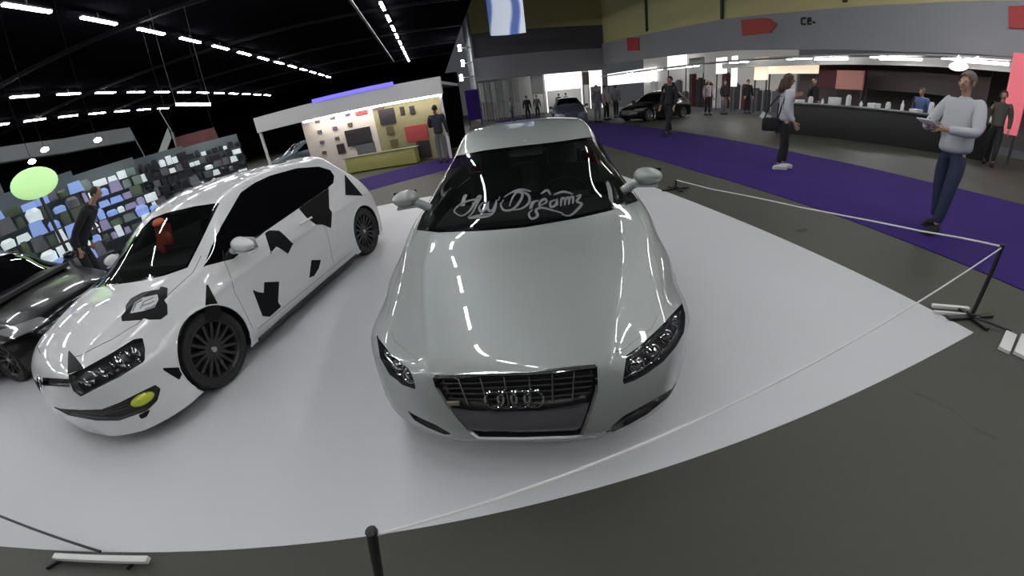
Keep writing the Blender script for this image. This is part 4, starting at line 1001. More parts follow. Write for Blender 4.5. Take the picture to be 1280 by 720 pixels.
    for key, bulbs in (('lamp_r', [(797, 458, .034), (818, 440, .034), (836, 418, .026), (847, 398, .018)]), ('lamp_l', [(509, 470, .03), (495, 458, .03), (482, 441, .022)])):
        ln = P(key, 'headlight', CLEAR, root, off=.003)
        P(key, 'headlight_housing', BEZEL, ln, depth=.045)
        for bx, by, br in bulbs:
            h, n = c.cast('cam', bx, by); cc = h-n*.026
            MB().ell(cc, (br*.6, br, br)).build('reflector', REFL, ln)
            fw = (n+Vector((1, 0, 0))).normalized(); u = fw.orthogonal().normalized(); v = fw.cross(u)
            MB().tube([cc+fw*.012+u*(br*1.15*math.cos(a))+v*(br*1.15*math.sin(a)) for a in [2*PI*q/20 for q in range(20)]], .004, 6, closed=True).build('reflector_ring', CHROME, ln)
        if key == 'lamp_r':
            MB().tube(c.line('cam', [(781, 474), (800, 464), (822, 447), (842, 424), (852, 400)], 0, off=-.012, step=6), .005, 6).build('light_strip', REFL, ln)
            MB().tube(c.line('cam', [(785, 450), (803, 438), (826, 415), (848, 392)], 0, off=-.012, step=6), .004, 6).build('light_strip', REFL, ln)
        else:
            MB().tube(c.line('cam', [(477, 440), (490, 456), (507, 470), (517, 480)], 0, off=-.012, step=6), .004, 6).build('light_strip', REFL, ln)
    for key in ('intake_r', 'intake_l'): P(key, 'air_intake', mat('grille_black', (0, 0, 0)), root, depth=.04)
    for k in (1, -1):
            add_wheel(root, -.86, k*.705, .29, .225, .205, 5, SATIN, SATIN, twin=True); add_wheel(root, -3.44, k*.755, .29, .225, .205, 5, SATIN, SATIN, twin=True)
    MB().box((-2.1, 0, .17), (3.6, 1.2, .03)).build('underbody', RUBBER, root)
    # shut lines
    hp = hood[1:9]
    for sy in (1, -1):
        MB().tube(c.line('top', [(x, sy*y) for x, y in hood[2:9]], 0, off=-.002, step=.04), .0025, 5).build('hood_shut_line', GAP, root)
    for s in '+-':
        MB().tube(c.line('side'+s, [(-1.30, .24), (-1.30, .60), (-1.40, .86), (-1.50, .90)], 0, off=-.001), .003, 5).build('door_shut_line', GAP, root)
        MB().tube(c.line('side'+s, [(-2.63, .24), (-2.70, .60), (-2.64, .94)], 0, off=-.001), .003, 5).build('door_shut_line', GAP, root)
    for sy in (1, -1): door_mirror(root, (-1.53, sy*.865, 1.045), sy, SILVER, L=.20)
    cabin(root, -1.32, .90, .68, -2.35, mirror=(-1.86, .03, 1.235))
    hh, nn = c.cast('cam', 657, 222); dl = (c.M.inverted().to_3x3() @ pray(657, 222)); qh = hh+dl*1.15
    MB().box(qh, (.09, .24, .30), rot=Matrix.Rotation(math.radians(-14), 3, 'Y'), bev=.04).build('centre_headrest', mat('headrest_pale', (.30, .30, .31), .7), root)
    # script lettering sprayed across the lower windshield, traced in strokes
    S = [
     [(572, 268), (568, 264), (574, 257), (584, 252), (594, 250), (598, 252), (590, 255)],
     [(571, 268), (578, 270), (586, 265), (592, 257), (598, 246), (601, 247), (596, 256), (591, 266), (585, 272)],
     [(603, 254), (599, 260), (602, 265), (607, 261), (608, 254), (603, 254)],
     [(611, 252), (610, 262), (616, 263), (621, 250)], [(621, 250), (619, 262), (612, 270), (598, 272), (586, 273), (601, 269), (617, 267)],
     [(625, 246), (623, 251)],
     [(630, 250), (626, 256), (630, 263), (641, 262), (650, 252), (653, 243), (646, 241), (640, 249), (637, 258)],
     [(630, 247), (640, 241), (652, 240), (661, 245), (661, 254), (652, 261), (641, 263)],
     [(665, 252), (663, 261), (667, 253), (673, 251)],
     [(676, 257), (683, 253), (681, 249), (675, 253), (675, 259), (682, 260)],
     [(666, 262), (661, 268), (665, 274), (672, 270), (670, 263), (677, 260), (690, 263), (704, 267)],
     [(694, 250), (688, 253), (689, 259), (695, 256), (696, 249), (697, 257)],
     [(701, 258), (702, 249), (706, 249), (706, 257)], [(706, 250), (711, 247), (711, 256)], [(711, 249), (716, 246), (716, 255)],
     [(720, 246), (726, 244), (721, 252), (727, 255), (722, 262), (712, 270), (702, 268)],
     [(640, 240), (652, 237), (664, 240)], [(692, 244), (704, 240), (716, 243)],
     [(676, 243), (684, 238), (688, 244)],
    ]
    def smooth(p):
        p = [Vector(q) for q in p]
        if len(p) < 3: return [tuple(q) for q in p]
        out = []
        for i in range(len(p)-1):
            p0 = p[max(i-1, 0)]; p1 = p[i]; p2 = p[i+1]; p3 = p[min(i+2, len(p)-1)]
            for t in (0, .25, .5, .75):
                out.append(.5*((2*p1)+(p2-p0)*t+(2*p0-5*p1+4*p2-p3)*t*t+(3*p1-p0-3*p2+p3)*t**3))
        out.append(p[-1]); return [tuple(q) for q in out]
    mb = MB()
    for st in S:
        q = smooth(st); w_ = [(.007+.011*math.sin(PI*i/(len(q)-1))) for i in range(len(q))]
        r = c.ribbon('cam', q, .01, off=.004, widths=w_, step=3); mb.add(r.v, r.f)
    mb.build('windshield_lettering', mat('lettering_film', (.20, .205, .21), .6), root, smooth=False)
    return c
SC = silver_car()

# ------------------------------------------------------------------ the white hatchback with black shards
def white_car():
    loc, rz = (-3.1085, 1.89, 0), -109.82
    root = thing('hatchback_car', 'white hatchback with jagged black vinyl patches and black multi-spoke wheels', 'car', loc, math.radians(rz))
    c = Car(POLO_ROWS, loc, rz, 0.0135, far=1.14)
    c.crease([(-.55, .62), (-1.3, .70), (-2.4, .72), (-3.6, .76)], 'side+', .006, .03); c.crease([(-.95, .22), (-1.6, .25), (-3.0, .25)], 'side+', .006, .04)
    c.crease([(-.22, .42), (-.5, .50), (-.9, .56)], 'top', .005, .03); c.crease([(-.22, -.48), (-.5, -.57), (-.9, -.63)], 'top', .005, .03)
    c.renorm()
    hood = [(-.12, 0), (-.15, .25), (-.20, .42), (-.36, .60), (-.52, .69), (-.8, .735), (-1.05, .75), (-1.22, .70)]
    hood = hood+[(-1.25, 0)]+[(x, -y*1.14) for x, y in hood[::-1][:-1]]
    c.region('hood', 'top', hood)
    for s in '+-':
        c.region('door'+s, 'side'+s, rounded([(-1.22, .22), (-1.22, .60), (-1.30, .86), (-1.45, .93), (-2.50, .96), (-2.58, .60), (-2.50, .22)], 1))
        c.region('arch'+s, 'side'+s, arc_poly(-.853, .315, .335)); c.region('rarch'+s, 'side'+s, arc_poly(-3.37, .315, .325))
    ws = [(113, 361), (143, 356), (177, 351), (205.5, 344.5), (234.5, 334.5), (252, 300), (274.5, 253.5), (243, 258), (208, 266), (190, 273), (160, 303), (134, 334)]
    c.region('frit', 'cam', ws); c.region('windshield', 'cam', inset2(ws, 2.5))
    sw = [(255, 333), (264, 309), (276, 284), (301, 241), (318, 229), (337, 220), (371, 210.6), (399, 208.5), (413, 213), (418, 220), (417, 229), (409, 236), (371, 262.5), (331, 290), (292, 323.5)]
    c.region('sfrit+', 'cam', sw); c.region('sglass+', 'cam', inset2(sw, 2.2))
    sw2 = [(-1.30, .93), (-1.6, 1.09), (-1.90, 1.25), (-2.4, 1.33), (-2.9, 1.33), (-3.2, 1.27), (-3.40, 1.08), (-3.0, .99), (-2.2, .96)]
    c.region('sglass-', 'side-', sw2)
    c.region('rglass', 'rear', [(-.55, 1.27), (.48, 1.27), (.54, 1.0), (-.6, 1.0)])
    DEC = {
     'a': ('quarter', [(374, 261), (392, 248), (411, 235), (412, 261), (415.4, 265.5), (414, 285.4), (404, 281), (395.5, 281), (383, 271.6)]),
     'b': ('door top', [(331.4, 291.5), (337, 288), (349.7, 288.5), (358, 296), (366.5, 305), (360.4, 317.5), (351, 311), (346, 308), (339, 316)]),
     'c': ('door low', [(330.6, 352.6), (349.3, 352), (348, 378), (352, 383), (337.5, 396), (328.5, 395), (316, 362), (322, 365), (330, 366)]),
     'd': ('door rear', [(389.6, 325), (401.4, 325), (399, 335), (393, 345), (387, 347)]),
     'e': ('fender', [(258, 352), (268, 371), (280, 394), (270, 399), (256, 400)]),
     'f': ('bumper', [(200, 460), (232, 459), (224, 475), (214, 469)]),
     'g': ('hood', [(85, 437), (95, 448), (105, 461), (84, 468)]),
     'h': ('rear corner', [(431, 218), (454, 245), (432, 244)]),
     'i': ('bumper', [(172.6, 519), (188.6, 511), (183, 521), (176, 524)]),
    }
    for k, (nm, pl) in DEC.items(): c.region('dec_'+k, 'cam', pl)
    so = [(152, 401.7), (151, 395.5), (156.7, 389), (156.7, 382), (163.3, 373), (177.8, 365.5), (192, 362.8), (199, 362), (200.5, 358), (209.5, 360), (209, 372), (205, 375), (209, 381), (209.5, 393), (201, 399.4), (186, 400), (180, 398), (176, 400)]
    si = [(162, 392), (168, 378), (178, 372), (196.7, 368), (198, 374.5), (193, 384.5), (179, 389)]
    c.region('dec_s', 'cam', so, holes=[si])
    hd = [(178, 422.4), (181, 436), (180.6, 451.6), (148.7, 471.5), (119.5, 486), (100.4, 496), (91, 489), (86, 477), (85, 469), (106, 459.6), (138, 442), (167, 424)]
    c.region('lamp', 'cam', hd)
    c.region('gr', 'cam', [(53, 472), (85, 474), (88, 484), (53, 482)])
    c.region('lamp2', 'cam', [(24, 468), (40, 472), (49, 480), (50, 491), (36, 487)])
    c.region('intake', 'cam', [(64.5, 508), (76, 511), (100, 512.5), (126.7, 511.8), (148.7, 503.4), (170, 492.8), (194, 481), (200.5, 486), (196.5, 500.8), (183, 514), (148.7, 526), (119.5, 526), (85, 519.4)])
    c.finish()
    P = c.part
    P('body', 'body_shell', WHITE, root); P('hood', 'hood', WHITE, root)
    for s, k in (('+', 1), ('-', -1)):
        d = P('door'+s, 'door', WHITE, root)
        kk = 1 if k > 0 else 1.14
        arch_liner(root, -.853, .315, .337, k*.52*kk, k*.90*kk-.01*k); arch_liner(root, -3.37, .315, .327, k*.52*kk, k*.89*kk-.01*k)
        P('sglass'+s, 'side_window', GLASSD, root)
        for xx, rr in ((-.853, .337), (-3.37, .327)):
            pts = [c.cast('side'+s, xx+rr*math.cos(a), .315+rr*math.sin(a)) for a in [PI*(-.12+1.24*t/28) for t in range(29)]]
            pts = [h-n*.004 for h, n in pts if h is not None]
            MB().tube(pts, .008, 6).build('arch_lip', WHITE, root)
        add_wheel(root, -.853, k*(.785 if k > 0 else .90), .305, .235, .20, 16, mat('black_alloy', (.022, .022, .023), .4), SATIN)
        add_wheel(root, -3.37, k*(.785 if k > 0 else .90), .305, .235, .20, 16, MATS['black_alloy'], SATIN)
    P('sfrit+', 'window_frame', FRIT, root, off=.001); P('frit', 'windshield_surround', FRIT, root, off=.001); P('windshield', 'windshield', GLASS, root); P('rglass', 'rear_window', GLASSD, root)
    for k in DEC: P('dec_'+k, 'vinyl_patch', DECAL, root, off=.0015, props={'label': 'black vinyl patch'})
    P('dec_s', 'vinyl_logo', DECAL, root, off=.0015)
    ins = MB()
    for st in ([(166, 389), (170, 379), (178, 375)], [(175, 386), (180, 377), (192, 372)], [(178, 382), (188, 379), (193, 376)], [(181, 387), (190, 384), (194, 381)]):
        r = c.ribbon('cam', st, .012, off=.002); ins.add(r.v, r.f)
    ins.build('logo_inner_strokes', mat('logo_grey', (.25, .25, .26), .5), root, smooth=False)
    for key, bulbs in (('lamp', [(168, 440, .045), (148, 453, .05), (126, 467, .045), (106, 480, .035), (158, 442, .018), (172, 450, .02), (138, 456, .02), (136, 466, .016), (116, 468, .02), (113, 478, .016), (97, 478, .018), (160, 458, .018)]), ('lamp2', [(36, 479, .03)])):
        ln = P(key, 'headlight', CLEAR, root, off=.003)
        P(key, 'headlight_housing', BEZEL, ln, depth=.05)
        for bx, by, br in bulbs:
            h, n = c.cast('cam', bx, by)
            if h is None: continue
            cc = h-n*.03
            MB().ell(cc, (br*.5, br, br*.8)).build('reflector', REFL, ln)
            MB().tube([cc+n*.012+Vector((0, br*1.2*math.cos(a), br*.95*math.sin(a))) for a in [2*PI*q/20 for q in range(20)]], .005, 6, closed=True).build('reflector_ring', CHROME, ln)
    P('gr', 'upper_grille', mat('grille_black', (0, 0, 0)), root, depth=.03)
    it = P('intake', 'lower_grille', mat('intake_grey', (.035, .035, .036), .5), root, depth=.03)
    for k in range(3):
        t = (k+1)/4
        MB().tube(c.line('cam', [(70+6*t, 508+8*t), (126, 512+11*t), (160, 499+16*t)], 0, off=-.012), .004, 5).build('grille_slat', DPLAST, it)
    # round emblem: ring with two nested letter strokes
    h, n = c.cast('cam', 51, 477)
    if h is not None:
        u = Vector((0, 1, 0)); u = (u-n*u.dot(n)).normalized(); v = n.cross(u); v = v if v.z > 0 else -v
        e = MB(); cc = h+n*.008; r0 = .055
        e.tube([cc+u*(r0*math.cos(a))+v*(r0*math.sin(a)) for a in [2*PI*q/28 for q in range(28)]], .006, 8, closed=True)
        e.tube([cc+u*-.026+v*.045, cc+v*.008, cc+u*.026+v*.045], .005, 6); e.tube([cc+u*-.045+v*.018, cc+u*-.022+v*-.04, cc+v*-.0, cc+u*.022+v*-.04, cc+u*.045+v*.018], .005, 6)
        e.build('round_badge', CHROME, root)
    h, n = c.cast('cam', 178, 500)
    u = n.cross(Vector((0, 0, 1))).normalized(); Rm = Matrix((n, u, n.cross(u))).transposed()
    MB().ell(h-n*.012, (.035, .085, .042), rot=Rm).build('fog_light', AMBER, root)
    MB().box((-2.05, -.05, .17), (3.3, 1.25, .03)).build('underbody', RUBBER, root)
    for sy, q in ((1, 1), (-1, 1.14)):
        MB().tube(c.line('top', [(x, sy*y*q) for x, y in [(-.15, .25), (-.20, .42), (-.36, .60), (-.52, .69), (-.8, .735), (-1.05, .75), (-1.22, .70)]], 0, off=-.001, step=.04), .003, 5).build('hood_shut_line', GAP, root)
    for s in '+-':
        MB().tube(c.line('side'+s, [(-1.22, .24), (-1.22, .60), (-1.30, .86), (-1.36, .92)], 0, off=-.0015), .003, 5).build('door_shut_line', GAP, root)
        MB().tube(c.line('side'+s, [(-2.51, .24), (-2.58, .60), (-2.52, .95)], 0, off=-.0015), .003, 5).build('door_shut_line', GAP, root)
        MB().tube(c.line('side'+s, [(-1.26, .215), (-1.9, .205), (-2.9, .205)], 0, off=-.0015), .003, 5).build('sill_line', GAP, root)
    MB().tube([(-1.22, .915, .135), (-1.9, .91, .13), (-2.98, .90, .13)], .018, 6).build('sill_trim', DPLAST, root)
    h, n = c.cast('cam', 322, 299); 
    door_mirror(root, (-1.42, .99, .93), 1, WHITE, L=.32); door_mirror(root, (-1.42, -1.13, .945), -1, WHITE, L=.20)
    hd_ = MB(); p = c.line('side+', [(-2.22, .80), (-2.42, .805)], 0, off=.025); hd_.tube(p, .012, 8); hd_.build('door_handle', WHITE, root)
    cabin(root, -1.20, .92, .70, -2.15, mirror=(-1.70, -.05, 1.26))
    # orange-red garment hung over the front passenger seat
    return c
WC = white_car()
BC = at(816, 149)
simple_car(AUDI_ROWS, (-4.5, 3.78, 0), -9, BLACKP, 'glossy black car parked at the left edge beside the white hatchback', rimm=MATS['black_alloy'])
simple_car(AUDI_ROWS, (BC.x-1.9, BC.y-.5, 0), -165, BLACKP, 'black car across the aisle below the small square red sign')
simple_car(POLO_ROWS, (6.9, 19.0, 0), -105, BLUEP, 'blue-grey car far behind the roof of the silver car')
simple_car(POLO_ROWS, (-8.4, 18.6, 0), -150, mat('pale_blue_paint', (.16, .20, .24), .3, coat=1), 'pale blue-grey car beyond the roof of the white hatchback')

# ------------------------------------------------------------------ people
SKIN = mat('skin', (.42, .24, .17), .55)
def skin_mesh(name, chains, m, parent, lv=2):
    """chains: list of point lists [(pos, radius), ...]; a chain may start with an index tuple (chain, point) to branch from"""
    bm = bmesh.new(); ly = bm.verts.layers.skin.verify(); V = []
    for ch in chains:
        row = []; start = None
        pts = ch
        if isinstance(ch[0], tuple) and len(ch[0]) == 2 and isinstance(ch[0][0], int): start = V[ch[0][0]][ch[0][1]]; pts = ch[1:]
        prev = start
        for p, r in pts:
            v = bm.verts.new(p); rr = r if isinstance(r, tuple) else (r, r); v[ly].radius = rr
            if prev is not None: bm.edges.new((prev, v))
            prev = v; row.append(v)
        V.append(row)
    V[0][0][ly].use_root = True
    me = bpy.data.meshes.new(name); bm.to_mesh(me); bm.free(); me.materials.append(m)
    o = bpy.data.objects.new(name, me); C.objects.link(o); o.parent = parent
    s = o.modifiers.new('skin', 'SKIN'); s.use_smooth_shade = True; s.branch_smoothing = .3
    u = o.modifiers.new('sub', 'SUBSURF'); u.levels = lv; u.render_levels = lv
    return o
def person(loc, h, rz, label, top, trs, hair, hairlen=0, pose=None, skin=SKIN, shoes=None, lean=0.0, longsleeve=True, bulk=1.0):
    """standing figure facing +x; pose gives wrist targets and leg spread"""
    P = dict(lw=(.10, .25, .86), rw=(.10, -.25, .86), le=(-.02, .25, 1.10), re=(-.02, -.25, 1.10), lf=(.04, .10), rf=(-.02, -.10), lk=None, rk=None)
    if pose: P.update(pose)
    k = h/1.75; root = thing('person', label, 'person', loc, math.radians(rz))
    def S(p):
        x, y, z = p; x += lean*max(0, z-.95)
        return Vector((x, y, z))*k
    hip = S((0, 0, .95)); w = S((0, 0, 1.06)); ch = S((.0, 0, 1.28)); nk = S((-.01, 0, 1.46))
    sl, sr = S((-.01, .18, 1.40)), S((-.01, -.18, 1.40)); hl, hr_ = S((0, .09, .90)), S((0, -.09, .90))
    lf, rf = P['lf'], P['rf']
    kl = S(P['lk'] or ((lf[0]*.5+.03), lf[1]*1.0, .50)); kr = S(P['rk'] or ((rf[0]*.5+.03), rf[1]*1.0, .50))
    al = S((lf[0], lf[1], .09)); ar = S((rf[0], rf[1], .09))
    le, re, lw, rw = S(P['le']), S(P['re']), S(P['lw']), S(P['rw'])
    hd = S((.01, 0, 1.60)); top_ = S((.0, 0, 1.665))
    def hand(wr, el, sg):
        d = (wr-el).normalized(); palm = wr+d*.05*k; side = d.cross(Vector((0, sg, 0.001))).normalized() if abs(d.y) < .9 else Vector((0, 0, 1)); side = Vector((1, 0, 0)) if abs(d.x) < .6 else Vector((0, 0, 1))
        side = (side-d*side.dot(d)).normalized(); curl = d.cross(side).normalized()*(-sg)
        fing = []
        for q, L_ in ((-.030, .068), (-.010, .080), (.010, .075), (.029, .058)):
            b = palm+d*.035*k+side*q*k; fing.append([(b, .0088*k), (b+d*L_*.5*k+curl*.008*k, .0082*k), (b+d*L_*.85*k+curl*.028*k, .0072*k)])
        tb_ = palm-d*.01*k+side*.035*k; fing.append([(tb_, .011*k), (tb_+side*.022*k+d*.025*k, .0095*k), (tb_+side*.024*k+d*.052*k+curl*.01*k, .008*k)])
        return palm, fing
    pl, fl = hand(lw, le, 1); pr_, fr_ = hand(rw, re, -1)
    chains = [[(hip, .075*k), (w, .075*k), (ch, .075*k), (nk, .045*k), (S((0, 0, 1.53)), .055*k), (hd, .078*k), (S((-.005, 0, 1.655)), .072*k), (S((-.005, 0, 1.70)), .045*k)],
              [(0, 2), (sl, .034*k), (le, .034*k), (lw, .026*k), (pl, (.036*k, .017*k))], [(0, 2), (sr, .034*k), (re, .034*k), (rw, .026*k), (pr_, (.036*k, .017*k))],
              [(0, 0), (hl, .060*k), (kl, .050*k), (al, .036*k)], [(0, 0), (hr_, .060*k), (kr, .050*k), (ar, .036*k)]]
    chains.append([(0, 5), (hd+Vector((.085, 0, -.012))*k, .016*k), (hd+Vector((.100, 0, -.028))*k, .013*k)])       # nose
    chains.append([(0, 5), (hd+Vector((.055, 0, -.085))*k, .022*k)])                                                # chin
    for f_ in fl: chains.append([(1, 3)]+f_)
    for f_ in fr_: chains.append([(2, 3)]+f_)
    body = skin_mesh('body', chains, skin, root)
    for sg in (1, -1): MB().ell(hd+Vector((.074, sg*.030, .012))*k, (.008*k, .013*k, .008*k), 10, 6).build('eye', mat('eye_dark', (.03, .02, .02), .3), body)
    MB().ell(hd+Vector((.078, 0, -.050))*k, (.008*k, .024*k, .007*k), 10, 6).build('mouth', mat('lip', (.30, .10, .09), .5), body)
    for sg in (1, -1): MB().ell(hd+Vector((-.005, sg*.080, -.005))*k, (.018*k, .010*k, .030*k), 10, 6).build('ear', skin, body)
    # clothes
    endl = le+(lw-le)*(.92 if longsleeve else -.3); endr = re+(rw-re)*(.92 if longsleeve else -.3)
    skin_mesh('shirt', [[(S((0, 0, .86)), .155*k*bulk), (S((0, 0, .97)), .155*k*bulk), (w, .150*k*bulk), (ch, .160*k*bulk), (S((-.01, 0, 1.42)), .095*k), (S((-.01, 0, 1.475)), .062*k)],
                        [(0, 3), (sl, .088*k), (le, .060*k), (endl, .045*k)], [(0, 3), (sr, .088*k), (re, .060*k), (endr, .045*k)]], top, root)
    skin_mesh('trousers', [[(S((0, 0, 1.0)), .125*k), (S((0, 0, .90)), .135*k)],
                           [(0, 1), (hl-Vector((0, 0, .03)), .100*k), (kl, .075*k), (al+Vector((0, 0, .02)), .060*k)], [(0, 1), (hr_-Vector((0, 0, .03)), .100*k), (kr, .075*k), (ar+Vector((0, 0, .02)), .060*k)]], trs, root)
    for a in (al, ar):
        m = MB(); m.ell((a.x+.05*k, a.y, .045*k), (.14*k, .050*k, .045*k), 16, 8); m.box((a.x+.045*k, a.y, .012*k), (.27*k, .09*k, .022*k), bev=.01); m.build('shoe', shoes or RUBBER, root)
    if hair is not None:
        m = MB(); bmh = []
        n1, n2 = 18, 12
        vs = []; fs = []
        for i in range(n2+1):
            ph = PI/2-PI*i/n2*.62
            for j in range(n1):
                t = 2*PI*j/n1; front = max(0, math.cos(t))
                pph = max(ph, -PI*.12+front*.95) if not hairlen else max(ph, -PI*.2+front*1.0)
                r_ = .098
                vs.append(S((.0, 0, 1.622))+Vector((r_*1.02*math.cos(pph)*math.cos(t)-.012, r_*.86*math.cos(pph)*math.sin(t), r_*1.08*math.sin(pph)))*k)
        for i in range(n2):
            for j in range(n1): fs.append((i*n1+j, i*n1+(j+1) % n1, (i+1)*n1+(j+1) % n1, (i+1)*n1+j))
        m.add(vs, fs)
        if hairlen:
            for j in range(9):
                t = PI*.45+PI*1.1*j/8; x, y = .085*math.cos(t)-.02, .085*math.sin(t)
                m.tube([S((x, y, 1.62)), S((x*1.15-.01, y*1.15, 1.52)), S((x*1.2-.03, y*1.2, 1.60-hairlen*.7)), S((x*1.1-.03, y, 1.60-hairlen))], [.035*k, .036*k, .032*k, .012*k], 8)
        m.build('hair', hair, root)
    return root
HB = mat('hair_brown', (.06, .028, .015), .6); HD = mat('hair_dark', (.012, .01, .01), .6); HG = mat('hair_grey', (.16, .13, .11), .7)
CLW = mat('cloth_white', (.52, .53, .56), .8); CLL = mat('cloth_light_grey', (.50, .50, .53), .8); CLK = mat('cloth_black', (.012, .012, .015), .85); JEAN = mat('denim', (.022, .030, .065), .85)
CLG = mat('cloth_grey', (.13, .13, .15), .85); CLB = mat('cloth_blue', (.10, .14, .30), .8); CLP = mat('cloth_pink_grey', (.38, .30, .33), .8); CLO = mat('cloth_olive', (.06, .055, .045), .85)
WS = mat('shoe_white', (.55, .55, .55), .6)
# woman in the light top, standing on the purple carpet in profile
p = at(974, 211); wm = person((p.x, p.y, .008), 1.86, -35, 'woman in a light grey long top and black trousers with a black shoulder bag', CLL, CLK, HB, hairlen=.22, shoes=WS,
       pose=dict(lw=(.20, .20, 1.30), le=(.04, .27, 1.14), rw=(.10, -.25, .88), re=(-.05, -.25, 1.10), lf=(.08, .08), rf=(-.06, -.09)))
b_root = thing('shoulder_bag', 'black shoulder bag hanging at the hip of the woman in the light top', 'bag', (p.x-.27, p.y+.12, 0.0), math.radians(-35))
m = MB(); m.box((0, 0, .88), (.32, .14, .26), bev=.05); m.build('bag_body', CLK, b_root); m = MB(); m.tube([(-.13, 0, .98), (-.06, .0, 1.2), (.10, -.05, 1.42), (.2, -.08, 1.40), (.13, 0, 1.0)], .014, 8); m.build('strap', CLK, b_root)
m = MB(); m.box((-.10, .03, 1.02), (.20, .01, .12), rot=Matrix.Rotation(.5, 3, 'Y')); m.build('paper', WHITEB, b_root)
# man in the white shirt
p = at(1165, 287); mn = person((p.x, p.y, .008), 1.94, 172, 'man in a white long-sleeved shirt and blue jeans holding a paper out in front', CLW, JEAN, HG, shoes=CLK, skin=mat('skin_light', (.45, .27, .20), .55), lean=.06, bulk=1.22,
       pose=dict(lw=(.44, .10, 1.13), le=(.14, .28, 1.12), rw=(.44, -.08, 1.15), re=(.16, -.28, 1.12), lf=(.14, .11), rf=(-.16, -.10)))
q = mn.matrix_basis @ Vector((.64, .01, 1.30)); m = MB(); m.box((0, 0, 0), (.26, .19, .012), rot=Matrix.Rotation(-.35, 3, 'Y'), bev=.002); o = m.build('leaflet', WHITEB); o.location = q; o.rotation_euler = (0, 0, math.radians(172)); tag(o, 'white leaflet held by the man in the white shirt', 'paper')
def stand(px, py, h, rz, *a, z=0.0, **k):
    p = at(px, py, z); return person((p.x, p.y, z), h, rz, *a, **k)
stand(1234, 206, 1.95, 200, 'person in a dark olive jacket walking behind the man in the white shirt', CLO, CLK, HD, pose=dict(lf=(.22, .09), rf=(-.22, -.09)))
stand(1012, 155, 1.95, -90, 'person in black standing just behind the woman in the light top', CLK, CLK, HB)
stand(836, 169, 1.98, 200, 'person in dark clothes walking past the front of the black car', CLK, CLK, HD, pose=dict(lf=(.25, .09), rf=(-.2, -.09)), z=0)
stand(884, 144, 1.95, -100, 'person in a pinkish grey top by the white shop panels', CLP, CLK, None)
stand(904, 143, 1.9, -80, 'person in black beside the one in the pinkish grey top', CLK, CLG, HD)
stand(933, 142, 1.95, -100, 'tall person in black left of the woman in the light top', CLK, CLK, HD)
stand(747, 153, 1.95, -80, 'person in a grey jacket near the purple carpet behind the silver car', CLG, CLG, HB)
stand(758, 150, 1.9, -60, 'person in a pale top next to the one in the grey jacket', CLP, CLK, HD)
stand(770, 147, 1.9, 30, 'dark-haired person in a dark coat left of the black car', CLG, CLK, HD)
def faraway(px, ptop, dist, h, rz, *a, **k):
    d = pray(px, ptop); t = dist/math.hypot(d.x, d.y); p = CAM+d*t
    return person((p.x, p.y, 0), h, rz, *a, **k)
faraway(656, 105, 27, 1.78, -90, 'person all in black at the far end above the roof of the silver car', CLK, CLK, HD)
faraway(636, 108, 30, 1.75, 10, 'person in a dark top walking by the pale curtains', CLG, JEAN, HB)
faraway(668, 98, 30, 1.75, -90, 'person in grey in front of the far white stand', CLG, CLK, HD)
faraway(697, 104, 31, 1.7, -90, 'dark figure left of two at the brightest shop front', CLK, CLK, HD)
faraway(706, 104, 31, 1.7, -80, 'dark figure right of two at the brightest shop front', CLG, CLK, HD)
faraway(1158, 100, 16.2, 1.8, 180, 'person in a blue top leaning at the black counter', CLB, JEAN, HD, lean=.25)
faraway(1213, 96, 16.2, 1.7, 180, 'person with a pink-lit face behind the counter', CLP, CLK, HB)
sq = sp(-.42, -.9, 0); person((sq.x, sq.y, 0), 1.8, 80, 'person in a dark jacket looking at the white stall', mat('cloth_navy', (.03, .03, .05), .85), CLG, HD, pose=dict(lw=(.3, .15, 1.15), le=(.05, .26, 1.12)))
faraway(70, 246, 8.9, 1.80, 20, 'person in black bending forward behind the black car at the left', CLK, CLK, HD, lean=1.0)

# ------------------------------------------------------------------ far-left stands
def adist(px, py, dist):
    d = pray(px, py); t = dist/math.hypot(d.x, d.y); return CAM+d*t
TR = mat('canopy_grey', (.20, .21, .22), .5)
def beam(pts, r, label, m_=TR, name='canopy_beam', legs=()):
    mb = MB(); P_ = [Vector(q) for q in pts]
    for a, b in zip(P_[:-1], P_[1:]):
        d = (b-a); u = d.cross(Vector((0, 0, 1))).normalized()*r; v = Vector((0, 0, r))
        vs = [a+u+v, a+u-v, a-u-v, a-u+v, b+u+v, b+u-v, b-u-v, b-u+v]; mb.add(vs, [(0, 1, 2, 3), (7, 6, 5, 4), (0, 4, 5, 1), (1, 5, 6, 2), (2, 6, 7, 3), (3, 7, 4, 0)])
    for q in legs: q = Vector(q); mb.tube([q, Vector((q.x, q.y, 0))], r*.6, 8)
    return tag(mb.build(name, m_, smooth=False), label, 'beam')
beam([adist(-20, 198, 15), adist(80, 183, 15), adist(165, 168, 15)], .20, 'wide grey canopy beam over the left stands', legs=[adist(-20, 198, 15)])
beam([adist(165, 166, 17), adist(190, 212, 17)], .13, 'slanting grey strut at the right end of the canopy', legs=[adist(190, 212, 17)])
beam([adist(212, 166, 17), adist(198, 204, 17)], .19, 'pale tilted panel post right of the canopy strut', m_=mat('pale_post', (.45, .50, .48), .5), legs=[adist(198, 204, 17)])
beam([adist(198, 136, 20), adist(215, 165, 20)], .10, 'grey hanging arm under the lower light row', legs=[adist(215, 165, 20)]); 
lp = adist(220, 130.5, 17); lq = adist(263, 130.5, 17); m = MB(); m.tube([lp, lq], .05, 8); ll = tag(m.build('long_light', LAMP), 'single long bright tube at the end of the lower left light row', 'light')
for q_ in (lp, lq): MB().tube([q_+Vector((0, 0, .04)), Vector((q_.x, q_.y, 7.19))], .01).build('hanging_wire', STEEL, ll)
